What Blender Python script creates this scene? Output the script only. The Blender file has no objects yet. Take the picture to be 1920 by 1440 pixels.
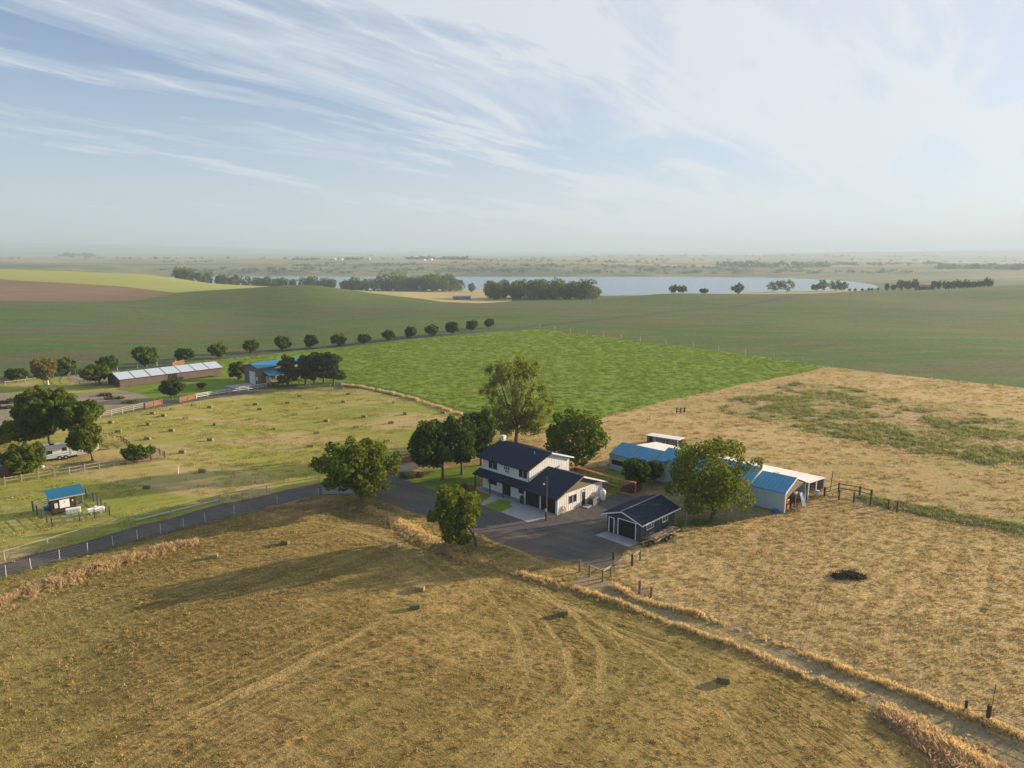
import bpy, math, random
import numpy as np
from mathutils import Vector, geometry
random.seed(7); rng = np.random.default_rng(7)
S = bpy.context.scene
COL = S.collection
R = math.radians
# ------------------------------------------------------------ camera
H = 36.0; F = 1331.0; PIT = math.atan(246/1331.0)
cam = bpy.data.cameras.new('camera'); camo = bpy.data.objects.new('camera', cam); COL.objects.link(camo)
cam.sensor_width = 36; cam.lens = 36*F/1920; cam.clip_start = .5; cam.clip_end = 60000
camo.location = (0, 0, H); camo.rotation_euler = (math.pi/2-PIT, 0, 0)
S.camera = camo
# ------------------------------------------------------------ light
SUN_EL = 12.5; SUN_AZ = math.atan2(.40, .91)          # direction towards the sun, from +x
sd = Vector((math.cos(SUN_AZ)*math.cos(R(SUN_EL)), math.sin(SUN_AZ)*math.cos(R(SUN_EL)), math.sin(R(SUN_EL))))
sun = bpy.data.lights.new('sun', 'SUN'); sun.energy = 5.0; sun.angle = R(.55); sun.color = (1, .79, .54)
so = bpy.data.objects.new('sun', sun); COL.objects.link(so); so.rotation_euler = sd.to_track_quat('Z', 'Y').to_euler()
so.location = (0, 0, 300)
W = bpy.data.worlds.new('World'); S.world = W; W.use_nodes = True
def world():
    nt = W.node_tree; N = nt.nodes; L = nt.links; N.clear()
    def n(t, **k):
        x = N.new(t)
        for a, b in k.items(): setattr(x, a, b)
        return x
    def m(op, a, b=None, clamp=False):
        x = n('ShaderNodeMath', operation=op); x.use_clamp = clamp
        for i, v in enumerate((a, b)):
            if v is None: continue
            if isinstance(v, (int, float)): x.inputs[i].default_value = v
            else: L.new(v, x.inputs[i])
        return x.outputs[0]
    tc = n('ShaderNodeTexCoord'); sky = n('ShaderNodeTexSky', sky_type='NISHITA', sun_disc=False)
    sky.sun_elevation = R(SUN_EL); sky.sun_rotation = math.pi/2-SUN_AZ
    sky.altitude = 400; sky.air_density = 1.0; sky.dust_density = .6; sky.ozone_density = 3.0
    sep = n('ShaderNodeSeparateXYZ'); L.new(tc.outputs['Generated'], sep.inputs[0])
    z = m('MAXIMUM', sep.outputs[2], .0)
    zz = m('ADD', z, .10)
    cx = m('DIVIDE', sep.outputs[0], zz); cy = m('DIVIDE', sep.outputs[1], zz)
    comb = n('ShaderNodeCombineXYZ'); L.new(cx, comb.inputs[0]); L.new(cy, comb.inputs[1])
    def cloud(ang, sc, scale, dist, lo, hi, det=9, off=0, rough=.6):
        m0 = n('ShaderNodeMapping'); L.new(comb.outputs[0], m0.inputs[0]); m0.inputs['Rotation'].default_value = (0, 0, -R(ang))
        mp = n('ShaderNodeMapping'); L.new(m0.outputs[0], mp.inputs[0]); mp.inputs['Scale'].default_value = sc
        mp.inputs['Location'].default_value = (off, off*.7, 0)
        t = n('ShaderNodeTexNoise'); t.inputs['Scale'].default_value = scale; t.inputs['Detail'].default_value = det
        t.inputs['Distortion'].default_value = dist; t.inputs['Roughness'].default_value = rough
        L.new(mp.outputs[0], t.inputs['Vector'])
        r = n('ShaderNodeMapRange', interpolation_type='SMOOTHSTEP'); L.new(t.outputs[0], r.inputs[0])
        r.inputs[1].default_value = lo; r.inputs[2].default_value = hi
        return r.outputs[0]
    a = cloud(50, (.38, 1.25, 1), 1.0, 1.1, .38, .72, off=3.1)       # streaky cirrus
    b = cloud(42, (.5, .95, 1), .55, .5, .34, .74, 5, off=7.7, rough=.5)  # soft veil
    c = cloud(56, (.7, 4.0, 1), 1.1, 1.2, .46, .80, off=1.3, rough=.66)            # fine combed fibres
    s1 = m('ADD', m('MULTIPLY', a, .80), m('MULTIPLY', b, .40))
    s2 = m('ADD', s1, m('MULTIPLY', m('MULTIPLY', c, m('ADD', a, .45)), .75))
    # thicker veil towards the sun
    dt = n('ShaderNodeVectorMath', operation='DOT_PRODUCT'); L.new(tc.outputs['Generated'], dt.inputs[0]); dt.inputs[1].default_value = sd
    veil = n('ShaderNodeMapRange'); L.new(dt.outputs['Value'], veil.inputs[0]); veil.inputs[1].default_value = -.1; veil.inputs[2].default_value = 1.0
    veil.inputs[3].default_value = 0.0; veil.inputs[4].default_value = .8
    f = m('ADD', s2, veil.outputs[0], True)
    low = n('ShaderNodeMapRange'); L.new(z, low.inputs[0]); low.inputs[1].default_value = 0; low.inputs[2].default_value = .32
    low.inputs[3].default_value = .9; low.inputs[4].default_value = 0.05
    f = m('MULTIPLY', m('MAXIMUM', f, low.outputs[0]), .88)
    sunny = n('ShaderNodeMapRange', interpolation_type='SMOOTHSTEP'); L.new(dt.outputs['Value'], sunny.inputs[0]); sunny.inputs[1].default_value = -.2; sunny.inputs[2].default_value = 1.0
    cr = n('ShaderNodeMix', data_type='RGBA'); L.new(sunny.outputs[0], cr.inputs[0])
    cr.inputs[6].default_value = (6.3, 6.95, 7.7, 1); cr.inputs[7].default_value = (8.1, 8.2, 8.4, 1)
    hs = n('ShaderNodeMix', data_type='RGBA', blend_type='MULTIPLY'); hs.inputs[0].default_value = 1
    L.new(sky.outputs[0], hs.inputs[6]); hs.inputs[7].default_value = (1.15, 1.28, 1.46, 1)
    mx = n('ShaderNodeMix', data_type='RGBA'); L.new(f, mx.inputs[0]); L.new(hs.outputs[2], mx.inputs[6]); L.new(cr.outputs[2], mx.inputs[7])
    bg = n('ShaderNodeBackground'); bg.inputs[1].default_value = .05; L.new(mx.outputs[2], bg.inputs[0])
    o = n('ShaderNodeOutputWorld'); L.new(bg.outputs[0], o.inputs[0])
world()
S.view_settings.view_transform = 'Standard'; S.view_settings.look = 'None'
S.view_settings.exposure = 1.12; S.view_settings.gamma = 1; S.view_settings.use_curve_mapping = False
S.render.engine = 'CYCLES'
S.cycles.volume_bounces = 1; S.cycles.max_bounces = 5; S.cycles.diffuse_bounces = 2; S.cycles.glossy_bounces = 2
S.cycles.transmission_bounces = 3; S.cycles.transparent_max_bounces = 6
# ------------------------------------------------------------ terrain
cp, sp = math.cos(PIT), math.sin(PIT)
YS = [0, 300, 420, 520, 600, 700, 850, 1000, 1150, 1500, 1750, 2000, 2600, 3500, 5500, 8000, 11000, 15000]
PX = {
 -700: [0, 0, 0, 0, 2, 6, 14, 18, 14, 8, 6, 6, 8, 12, 14, 60, 190, 150],
 0:    [0, 0, 0, 0, 1.2, 4.2, 11.5, 15.5, 10, 3, 3, 5, 6, 10, 20, 70, 195, 150],
 150:  [0, 0, 0, 0, .8, 3.4, 8.6, 11.5, 7, 0, 0, 2, 5, 12, 20, 60, 185, 140],
 300:  [0, 0, 0, 0, .5, 1.5, 5, 6.5, -3, -21, -21, -4, 6, 6, 16, 45, 160, 130],
 450:  [0, -1, -1.5, 1.2, 4.6, .5, -1.5, -12, -22, -23, -21, -5, 10, 8, 14, 40, 120, 110],
 580:  [0, -1, 0, 5, 9.0, .5, -4, -14, -22, -23, -21, -5, 9, 6, 10, 25, 60, 80],
 700:  [0, 0, 0, 1.4, 1.0, -4, -9, -17, -22, -23, -20, -5, 11.5, 5, 8, 18, 30, 60],
 820:  [0, 0, 0, -.6, -4, -7.5, -12, -17, -21.5, -23, -20, -4, 11.5, 4, 6, 16, 30, 60],
 930:  [0, 0, 0, -.6, -4, -7.5, -12, -18, -21.5, -23, -20, -5, 7, 6, 6, 16, 30, 60],
 1020: [0, 0, 0, 0, -3.5, -7, -14, -19, -22, -23, -20, -5, 5, 8, 8, 14, 30, 60],
 1130: [0, 0, 0, .7, -2.3, -10, -17, -22, -23, -23, -20, -7, 5, 6, 8, 14, 30, 60],
 1240: [0, 0, 0, .8, 1.2, -2, -13, -22, -23, -23, -20, -12, -2, 6, 8, 14, 30, 50],
 1400: [0, 0, 0, 0, -1, -3.8, -9.5, -20, -23, -22, -19, -12, -4, 2, 8, 14, 25, 50],
 1600: [0, 0, -1, 0, 1.2, -.6, -6.5, -18, -22, -19.5, -18, -12, -4, 0, 10, 60, 20, 40],
 1750: [0, 0, 0, .5, 3, 2, -6, -13, -16, -17, -16, -12, -4, -2, 10, 62, 40, 40],
 1920: [0, 0, 0, 2, 6, 6.6, -3, -12, -15, -16, -14, -10, -6, -4, 6, 55, 60, 40],
 2700: [0, 0, 0, 2, 6, 7, 0, -8, -12, -14, -12, -8, -4, 0, 6, 25, 30, 40]}
def build_table():
    pk = sorted(PX); up = np.linspace(-700, 2700, 341); ly = np.linspace(math.log(100), math.log(15000), 420)
    Y = np.log(np.maximum(YS, 1.0)); Y[0] = math.log(90)
    rows = np.array([np.interp(ly, Y, PX[k]) for k in pk])
    T = np.array([np.interp(up, pk, rows[:, j]) for j in range(len(ly))])      # ly x up
    def blur(a, k, ax):
        w = np.exp(-.5*(np.arange(-3*k, 3*k+1)/k)**2); w /= w.sum()
        ap = np.pad(a, [(3*k, 3*k) if i == ax else (0, 0) for i in range(2)], mode='edge')
        return np.apply_along_axis(lambda v: np.convolve(v, w, 'valid'), ax, ap)
    T = blur(T, 3, 1); T = blur(T, 3, 0)
    return up, ly, T
UP, LY, TT = build_table()
def vnoise(x, y, s, seed=0):
    x = np.asarray(x, float)/s; y = np.asarray(y, float)/s
    xi = np.floor(x).astype(np.int64); yi = np.floor(y).astype(np.int64); fx = x-xi; fy = y-yi
    fx = fx*fx*(3-2*fx); fy = fy*fy*(3-2*fy)
    def h(a, b):
        v = (a*374761393+b*668265263+seed*974711) & 0x7fffffff
        v = ((v ^ (v >> 13))*1274126177) & 0x7fffffff
        return (v & 0xffff)/65535.0
    return (h(xi, yi)*(1-fx)+h(xi+1, yi)*fx)*(1-fy)+(h(xi, yi+1)*(1-fx)+h(xi+1, yi+1)*fx)*fy
def hgt(x, y):
    x = np.atleast_1d(np.asarray(x, float)); y = np.atleast_1d(np.asarray(y, float))
    yy = np.maximum(y, 100.0); px = np.clip(960+F*x/yy, -699, 2699)
    a = (px+700)/10.0; b = (np.log(yy)-LY[0])/(LY[1]-LY[0]); b = np.clip(b, 0, len(LY)-1.001)
    ai = a.astype(int); bi = b.astype(int); fa = a-ai; fb = b-bi
    z = (TT[bi, ai]*(1-fa)+TT[bi, ai+1]*fa)*(1-fb)+(TT[bi+1, ai]*(1-fa)+TT[bi+1, ai+1]*fa)*fb
    far = np.clip((y-170)/300, 0, 1)
    z = z+far*((vnoise(x, y, 190, 1)-.5)*8.5+(vnoise(x, y, 80, 2)-.5)*2.0)*np.where(z < -19, 0, 1)*np.clip(1-(y-620)/260, .0, 1)
    z = z+np.clip((y-1900)/800, 0, 1)*((vnoise(x, y, 420, 3)-.5)*10+(vnoise(x, y, 1500, 4)-.5)*30*np.clip((y-3500)/4000, 0, 1))*np.where(z < -18, 0, 1)
    near = np.clip(1-(y-120)/80, 0, 1)
    z = z+near*.0
    # shallow knoll of the foreground hay field
    z = z+.55*np.exp(-(((x+24)/24)**2+((y-77)/15)**2))*1.0
    return z
def h1(x, y): return float(hgt(x, y)[0])
def P(px, py):
    """ground point seen at that spot of the photograph"""
    dx = (px-960)/F; dy = (720-py)/F
    v = (dx, cp+sp*dy, -sp+cp*dy)
    if v[2] > -1e-4: v = (v[0], v[1], -1e-4)
    t = 20.0; prev = t
    while t < 16000:
        if H+v[2]*t < h1(v[0]*t, v[1]*t): break
        prev = t; t *= 1.012
    lo, hi = prev, t
    for _ in range(22):
        m = (lo+hi)/2
        if H+v[2]*m < h1(v[0]*m, v[1]*m): hi = m
        else: lo = m
    return Vector((v[0]*hi, v[1]*hi, h1(v[0]*hi, v[1]*hi)))
def PZ(px, py, z):
    dx = (px-960)/F; dy = (720-py)/F; v = Vector((dx, cp+sp*dy, -sp+cp*dy)); return v*((z-H)/v[2])+Vector((0, 0, H))
def Q(px, Y):
    x = (px-960)/F*Y*1.017; return Vector((x, Y, h1(x, Y)))
def mpp(p):      # metres per full-size pixel at a ground point
    return (p[1]*cp-(p[2]-H)*sp)/F
# ------------------------------------------------------------ tagging
def tag(o, label=None, cat=None, group=None, kind=None):
    if label: o['label'] = label
    if cat: o['category'] = cat
    if group: o['group'] = group
    if kind: o['kind'] = kind
    return o
def empty(name, loc=(0, 0, 0), rz=0, **k):
    o = bpy.data.objects.new(name, None); COL.objects.link(o); o.location = loc; o.rotation_euler = (0, 0, rz)
    o.empty_display_size = .3
    return tag(o, **k)
def copy_tree(o, parent=None):
    c = o.copy(); COL.objects.link(c)
    if parent: c.parent = parent
    for ch in [q for q in bpy.data.objects if q.parent == o]: copy_tree(ch, c)
    return c
# ------------------------------------------------------------ materials
MATS = {}
def mat(name, col, rough=.8, metal=0, noise=0, nscale=3, bump=0, bscale=20, col2=None, spec=.3, trans=0, stretch=None, bdist=.02):
    if name in MATS: return MATS[name]
    m = bpy.data.materials.new(name); m.use_nodes = True; nt = m.node_tree; N = nt.nodes; L = nt.links
    b = N['Principled BSDF']; b.inputs['Base Color'].default_value = (*col, 1); b.inputs['Roughness'].default_value = rough
    b.inputs['Metallic'].default_value = metal; b.inputs['Specular IOR Level'].default_value = spec
    tc = N.new('ShaderNodeTexCoord'); src = tc.outputs['Object']
    if stretch:
        mp = N.new('ShaderNodeMapping'); mp.inputs['Scale'].default_value = stretch; L.new(src, mp.inputs[0]); src = mp.outputs[0]
    if noise or col2:
        t = N.new('ShaderNodeTexNoise'); t.inputs['Scale'].default_value = nscale; t.inputs['Detail'].default_value = 6; L.new(src, t.inputs['Vector'])
        mx = N.new('ShaderNodeMix'); mx.data_type = 'RGBA'
        c2 = col2 or tuple(c*(1-noise) for c in col)
        mx.inputs[6].default_value = (*col, 1); mx.inputs[7].default_value = (*c2, 1)
        r = N.new('ShaderNodeMapRange'); r.inputs[1].default_value = .35; r.inputs[2].default_value = .65
        L.new(t.outputs[0], r.inputs[0]); L.new(r.outputs[0], mx.inputs[0]); L.new(mx.outputs[2], b.inputs['Base Color'])
    if bump:
        t2 = N.new('ShaderNodeTexNoise'); t2.inputs['Scale'].default_value = bscale; t2.inputs['Detail'].default_value = 4; L.new(src, t2.inputs['Vector'])
        bp = N.new('ShaderNodeBump'); bp.inputs['Strength'].default_value = bump; bp.inputs['Distance'].default_value = bdist
        L.new(t2.outputs[0], bp.inputs['Height']); L.new(bp.outputs[0], b.inputs['Normal'])
    MATS[name] = m; return m
def leaf_mat(name, c1, c2, tr=.35):
    m = bpy.data.materials.new(name); m.use_nodes = True; nt = m.node_tree; N = nt.nodes; L = nt.links; N.clear()
    at = N.new('ShaderNodeAttribute'); at.attribute_name = 'tint'
    mx = N.new('ShaderNodeMix'); mx.data_type = 'RGBA'; mx.inputs[6].default_value = (*c1, 1); mx.inputs[7].default_value = (*c2, 1)
    L.new(at.outputs['Fac'], mx.inputs[0])
    d = N.new('ShaderNodeBsdfDiffuse'); t = N.new('ShaderNodeBsdfTranslucent'); ms = N.new('ShaderNodeMixShader'); ms.inputs[0].default_value = tr
    L.new(mx.outputs[2], d.inputs[0])
    mm = N.new('ShaderNodeMix'); mm.data_type = 'RGBA'; mm.blend_type = 'MULTIPLY'; mm.inputs[0].default_value = 1; mm.inputs[7].default_value = (1.5, 1.45, .55, 1)
    L.new(mx.outputs[2], mm.inputs[6]); L.new(mm.outputs[2], t.inputs[0])
    L.new(d.outputs[0], ms.inputs[1]); L.new(t.outputs[0], ms.inputs[2])
    o = N.new('ShaderNodeOutputMaterial'); L.new(ms.outputs[0], o.inputs[0]); return m
def gmat(name, A, B, C, s1=.035, s2=.35, ang=0, stretch=1, stripes=None, arcs=None, bump=.12, fine=3.5, finev=.35, cmix=.5, bs=.9, detail=8, patch=None):
    """ground cover: A/B in broad patches, C in smaller streaks, fine value grain and relief"""
    m = bpy.data.materials.new(name); m.use_nodes = True; nt = m.node_tree; N = nt.nodes; L = nt.links
    b = N['Principled BSDF']; b.inputs['Roughness'].default_value = .95; b.inputs['Specular IOR Level'].default_value = .08
    geo = N.new('ShaderNodeNewGeometry'); pos = geo.outputs['Position']
    def math_(op, a, c=None, clamp=False):
        x = N.new('ShaderNodeMath'); x.operation = op; x.use_clamp = clamp
        for i, v in enumerate((a, c)):
            if v is None: continue
            if isinstance(v, (int, float)): x.inputs[i].default_value = v
            else: L.new(v, x.inputs[i])
        return x.outputs[0]
    def noise(scale, vec, det=6, dist=0, rough=.55):
        t = N.new('ShaderNodeTexNoise'); t.inputs['Scale'].default_value = scale; t.inputs['Detail'].default_value = det
        t.inputs['Distortion'].default_value = dist; t.inputs['Roughness'].default_value = rough; L.new(vec, t.inputs['Vector']); return t.outputs[0]
    def mapv(rot, sc):
        mp0 = N.new('ShaderNodeMapping'); mp0.inputs['Rotation'].default_value = (0, 0, R(rot)); L.new(pos, mp0.inputs[0])
        mp = N.new('ShaderNodeMapping'); mp.inputs['Scale'].default_value = sc; L.new(mp0.outputs[0], mp.inputs[0]); return mp.outputs[0]
    def rng_(v, lo, hi, a=0, c=1):
        r = N.new('ShaderNodeMapRange'); r.interpolation_type = 'SMOOTHSTEP'; L.new(v, r.inputs[0])
        for i, q in zip((1, 2, 3, 4), (lo, hi, a, c)): r.inputs[i].default_value = q
        return r.outputs[0]
    def mixc(f, a, c, bt='MIX'):
        x = N.new('ShaderNodeMix'); x.data_type = 'RGBA'; x.blend_type = bt
        if isinstance(f, (int, float)): x.inputs[0].default_value = f
        else: L.new(f, x.inputs[0])
        for i, v in ((6, a), (7, c)):
            if isinstance(v, tuple): x.inputs[i].default_value = (*v, 1)
            else: L.new(v, x.inputs[i])
        return x.outputs[2]
    big = noise(s1, pos, detail, .6, .6)
    sv = mapv(ang, (1, stretch, 1))
    mid = noise(s2, sv, 7, .5, .62)
    col = mixc(rng_(big, .36, .62), A, B)
    col = mixc(math_('MULTIPLY', rng_(mid, .44, .68), cmix), col, C)
    if patch:
        pn = noise(patch[0], mapv(patch[3], (1, patch[4], 1)), 5, .8)
        col = mixc(math_('MULTIPLY', rng_(pn, patch[1]-.06, patch[1]+.08), patch[5]), col, patch[2])
    height = math_('MULTIPLY', mid, 1.2)
    if stripes:
        for (a_, per, amt) in stripes:
            v = mapv(a_, (.045/per*1.0, 1.0/per, 1)); sn = noise(1.0, v, 3, .15)
            col = mixc(math_('MULTIPLY', rng_(sn, .40, .60), amt), col, mixc(1.0, col, (.50, .48, .44), 'MULTIPLY'))
            height = math_('ADD', height, math_('MULTIPLY', sn, amt*1.2))
    if arcs:
        for (cx, cy, per, amt, wob) in arcs:
            vs = N.new('ShaderNodeVectorMath'); vs.operation = 'DISTANCE'; L.new(pos, vs.inputs[0]); vs.inputs[1].default_value = (cx, cy, 0)
            w = math_('ADD', math_('DIVIDE', vs.outputs['Value'], per), math_('MULTIPLY', noise(.03, pos, 3), wob/per))
            t = N.new('ShaderNodeTexNoise'); t.noise_dimensions = '1D'; t.inputs['Scale'].default_value = 1; t.inputs['Detail'].default_value = 4; L.new(w, t.inputs['W'])
            msk = rng_(noise(.045, pos, 3), .40, .58)
            f = math_('MULTIPLY', math_('MULTIPLY', rng_(t.outputs[0], .44, .60), msk), amt)
            col = mixc(f, col, mixc(1.0, col, (.50, .47, .42), 'MULTIPLY'))
            height = math_('SUBTRACT', height, math_('MULTIPLY', f, .8))
    fn = noise(fine, sv, 5, .4, .7)
    val = rng_(fn, .3, .7, 1-finev, 1+finev)
    hs = N.new('ShaderNodeHueSaturation'); L.new(col, hs.inputs['Color']); L.new(val, hs.inputs['Value'])
    L.new(hs.outputs[0], b.inputs['Base Color'])
    hb = math_('ADD', height, math_('MULTIPLY', fn, .7))
    bp = N.new('ShaderNodeBump'); bp.inputs['Strength'].default_value = bs; bp.inputs['Distance'].default_value = bump
    L.new(hb, bp.inputs['Height']); L.new(bp.outputs[0], b.inputs['Normal'])
    return m
GR = (.235, .205, .060)
G_FORE = gmat('mown_dry_grass', (.47, .325, .125), (.31, .23, .075), (.24, .195, .065), s1=.04, s2=.7, ang=38, stretch=2.0,
              stripes=[(-50, 1.4, .5), (33, 1.2, .32)], arcs=[(-26, 18, .9, .30, 9), (-5, 36, .5, .45, 3)], bump=.22, fine=3.6, finev=.34, cmix=.5, patch=(.020, .53, (.23, .21, .062), 30, 1.6, .6))
G_PADD = gmat('cropped_dry_paddock', (.60, .43, .195), (.50, .365, .16), (.35, .28, .115), s1=.05, s2=.8, ang=-20, stretch=2.6,
              arcs=[(95, 30, 1.0, .35, 6)], bump=.34, fine=2.4, finev=.40, cmix=.55)
G_TAN = gmat('tan_pasture', (.56, .40, .185), (.46, .33, .14), (.36, .29, .12), s1=.02, s2=.35, ang=-12, stretch=3.2, bump=.3, fine=1.6, finev=.3,
             patch=(.03, .55, (.30, .28, .09), -10, 2.5, .6))
G_WEED = gmat('weedy_green', (.20, .225, .07), (.28, .27, .09), (.46, .34, .165), s1=.03, s2=.22, ang=-15, stretch=1.8, bump=.4, fine=1.2, finev=.35, cmix=.8,
              patch=(.05, .50, (.45, .32, .17), -15, 2, .85))
G_MEAD = gmat('green_gold_meadow', (.27, .30, .05), (.40, .35, .09), (.21, .26, .045), s1=.022, s2=.12, ang=-28, stretch=5, stripes=[(-30, 1.7, .22)],
              bump=.16, fine=1.8, finev=.22, cmix=.5, patch=(.022, .53, (.52, .38, .19), 18, 3.2, .75))
G_ALF = gmat('alfalfa', (.165, .26, .040), (.20, .28, .045), (.26, .30, .05), s1=.012, s2=.06, ang=-5, stretch=4, bump=.12, fine=.8, finev=.14, cmix=.35,
             patch=(.06, .64, (.12, .20, .03), -8, 4, .3))
G_CROP = gmat('sparse_crop', (.075, .150, .034), (.118, .16, .045), (.16, .145, .064), s1=.006, s2=.03, ang=-4, stretch=3.5, bump=.3, fine=.5, finev=.3, cmix=.75,
              patch=(.006, .54, (.155, .125, .066), -6, 2.6, .6), stripes=[(-14, 5, .14), (12, 14, .14)])
G_BROWN = gmat('ploughed_brown', (.27, .175, .09), (.22, .145, .078), (.31, .21, .11), s1=.006, s2=.03, ang=-10, stretch=4, bump=.2, fine=.3, finev=.12, stripes=[(-12, 9, .12)])
G_YEL = gmat('yellow_green_field', (.36, .37, .09), (.33, .36, .085), (.42, .38, .13), s1=.004, s2=.02, ang=-10, stretch=4, bump=.2, fine=.3, finev=.1)
G_GOLD = gmat('stubble_gold', (.50, .39, .17), (.44, .34, .15), (.38, .32, .14), s1=.004, s2=.03, stretch=3, bump=.2, fine=.3, finev=.1)
G_FAR = gmat('far_plain', (.42, .35, .22), (.22, .23, .12), (.14, .17, .08), s1=.0011, s2=.0035, stretch=3.5, bump=.2, fine=.02, finev=.12, cmix=.7,
             patch=(.0016, .55, (.42, .34, .20), 10, 4, .7))
G_SHORE = gmat('scrubby_shore', (.12, .15, .065), (.27, .24, .12), (.07, .10, .04), s1=.003, s2=.012, stretch=3, bump=.2, fine=.1, finev=.15, cmix=.7)
G_GRAV = gmat('dark_gravel', (.105, .104, .106), (.135, .12, .11), (.070, .070, .074), s1=.12, s2=1.2, bump=.05, fine=7, finev=.22, cmix=.5, ang=-30, stretch=2.2, patch=(.07, .50, (.17, .135, .105), -20, 1.6, .7), stripes=[(36, 1.6, .3)])
G_TRACK = gmat('worn_track', (.34, .27, .15), (.27, .22, .125), (.42, .32, .17), s1=.2, s2=.7, ang=-30, stretch=4, stripes=[(-29, .8, .3)], bump=.18, fine=3, finev=.35)
G_FTRK = gmat('dark_farm_track', (.085, .085, .075), (.11, .10, .085), (.14, .13, .09), s1=.05, s2=.2, bump=.1, fine=1, finev=.2)
G_LAWN = gmat('watered_lawn', (.15, .22, .025), (.18, .24, .03), (.12, .19, .02), s1=.25, s2=.8, bump=.06, fine=6, finev=.18, stripes=[(45, .9, .15)])
G_SAND = gmat('arena_sand', (.36, .285, .20), (.27, .225, .16), (.20, .20, .10), s1=.05, s2=.2, ang=-20, stretch=2.5, bump=.2, fine=1.5, finev=.25, cmix=.6)
G_DIRT = gmat('bare_dry_yard', (.22, .18, .10), (.16, .145, .07), (.30, .23, .12), s1=.1, s2=.6, bump=.2, fine=2.5, finev=.35)
G_CONC = gmat('concrete', (.36, .36, .35), (.33, .33, .33), (.30, .30, .30), s1=.3, s2=1.5, bump=.01, fine=8, finev=.06)
G_MULCH = gmat('red_bark_mulch', (.16, .045, .03), (.12, .035, .025), (.2, .07, .04), s1=.5, s2=3, bump=.1, fine=6, finev=.3)
# ------------------------------------------------------------ ground regions
def W2(pts): return [(p[0], p[1]) for p in pts]
def pp(*a): return [tuple(P(*q)[:2]) for q in a]
def qq(*a): return [tuple(Q(*q)[:2]) for q in a]
def strip(pts, w0, w1=None):
    w1 = w1 or w0; n = len(pts); Lf, Rt = [], []
    for i, p in enumerate(pts):
        a = Vector(pts[max(i-1, 0)]); b = Vector(pts[min(i+1, n-1)]); d = (b-a).normalized(); nn = Vector((-d.y, d.x)); w = (w0+(w1-w0)*i/(n-1))/2
        Lf.append(tuple(Vector(p)+nn*w)); Rt.append(tuple(Vector(p)-nn*w))
    return Lf+Rt[::-1]
LANE = pp((1085, 1088), (1180, 1112), (1300, 1162), (1450, 1222), (1600, 1287), (1750, 1350), (1900, 1422), (2050, 1500))
TRK = pp((-90, 724), (0, 712), (60, 707), (130, 700), (220, 691), (330, 680), (450, 667), (560, 655), (680, 643), (800, 631), (900, 621), (990, 613), (1100, 602), (1250, 585), (1380, 575))+qq((1480, 560), (1560, 590))
RUTS = [((560, 962), (700, 990), (790, 1020), (880, 1068), (950, 1130), (995, 1195), (1012, 1262), (985, 1330)), ((1035, 1100), (1110, 1160), (1152, 1225), (1150, 1290)), ((960, 1092), (1090, 1152), (1240, 1232), (1330, 1310), (1395, 1392), (1420, 1470)),
 ((1130, 1158), (1300, 1215), (1480, 1290), (1600, 1360), (1690, 1440)), ((1105, 1270), (1010, 1360), (915, 1450)), ((1080, 1262), (975, 1362), (880, 1445)), ((600, 985), (700, 1010), (800, 1060), (900, 1150)), ((640, 1180), (500, 1245), (330, 1325)), ((720, 1200), (560, 1290), (400, 1385)),
 ((420, 1020), (540, 990), (640, 985), (760, 1030), (840, 1100)), ((1300, 1230), (1420, 1330), (1500, 1450))]
STRAW = [((575, 975), (710, 1003), (800, 1034), (885, 1082), (938, 1140), (975, 1200), (990, 1262)), ((1010, 1100), (1090, 1166), (1130, 1230), (1128, 1295)), ((985, 1098), (1110, 1160), (1262, 1242), (1352, 1322), (1420, 1410)), ((1098, 1280), (1000, 1372), (900, 1470)), ((660, 1195), (520, 1262), (350, 1345)),
 ((1240, 1130), (1330, 1175), (1440, 1215)), ((1760, 960), (1752, 1010), (1712, 1060), (1645, 1095)), ((1800, 985), (1800, 1040), (1760, 1110), (1690, 1150)), ((1860, 1010), (1868, 1070), (1840, 1150)), ((1000, 1150), (1060, 1220), (1080, 1300)), ((900, 1005), (1010, 1052), (1090, 1075)), ((740, 1150), (600, 1230), (440, 1310))]
G_RUT = gmat('wheel_rut', (.33, .245, .088), (.27, .205, .07), (.38, .28, .10), s1=.3, s2=.9, bump=.25, fine=4, finev=.4)
G_STRAWM = gmat('straw_windrow', (.43, .305, .117), (.35, .26, .095), (.29, .225, .08), s1=.3, s2=1.2, bump=.35, fine=4, finev=.4)
def wav(path, w, off=0):
    pts = []; q = pp(*path)
    for a, b in zip(q, q[1:]):
        for k in range(4): pts.append((a[0]+(b[0]-a[0])*k/4, a[1]+(b[1]-a[1])*k/4))
    pts.append(q[-1])
    for _ in range(2): pts = [pts[0]]+[((pts[i-1][0]+2*pts[i][0]+pts[i+1][0])/4, (pts[i-1][1]+2*pts[i][1]+pts[i+1][1])/4) for i in range(1, len(pts)-1)]+[pts[-1]]
    if off:
        res = []
        for i, p in enumerate(pts):
            a = Vector(pts[max(i-1, 0)]); b = Vector(pts[min(i+1, len(pts)-1)]); d = (b-a).normalized(); res.append((p[0]-d.y*off, p[1]+d.x*off))
        pts = res
    return strip(pts, w*.6, w)
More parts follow.
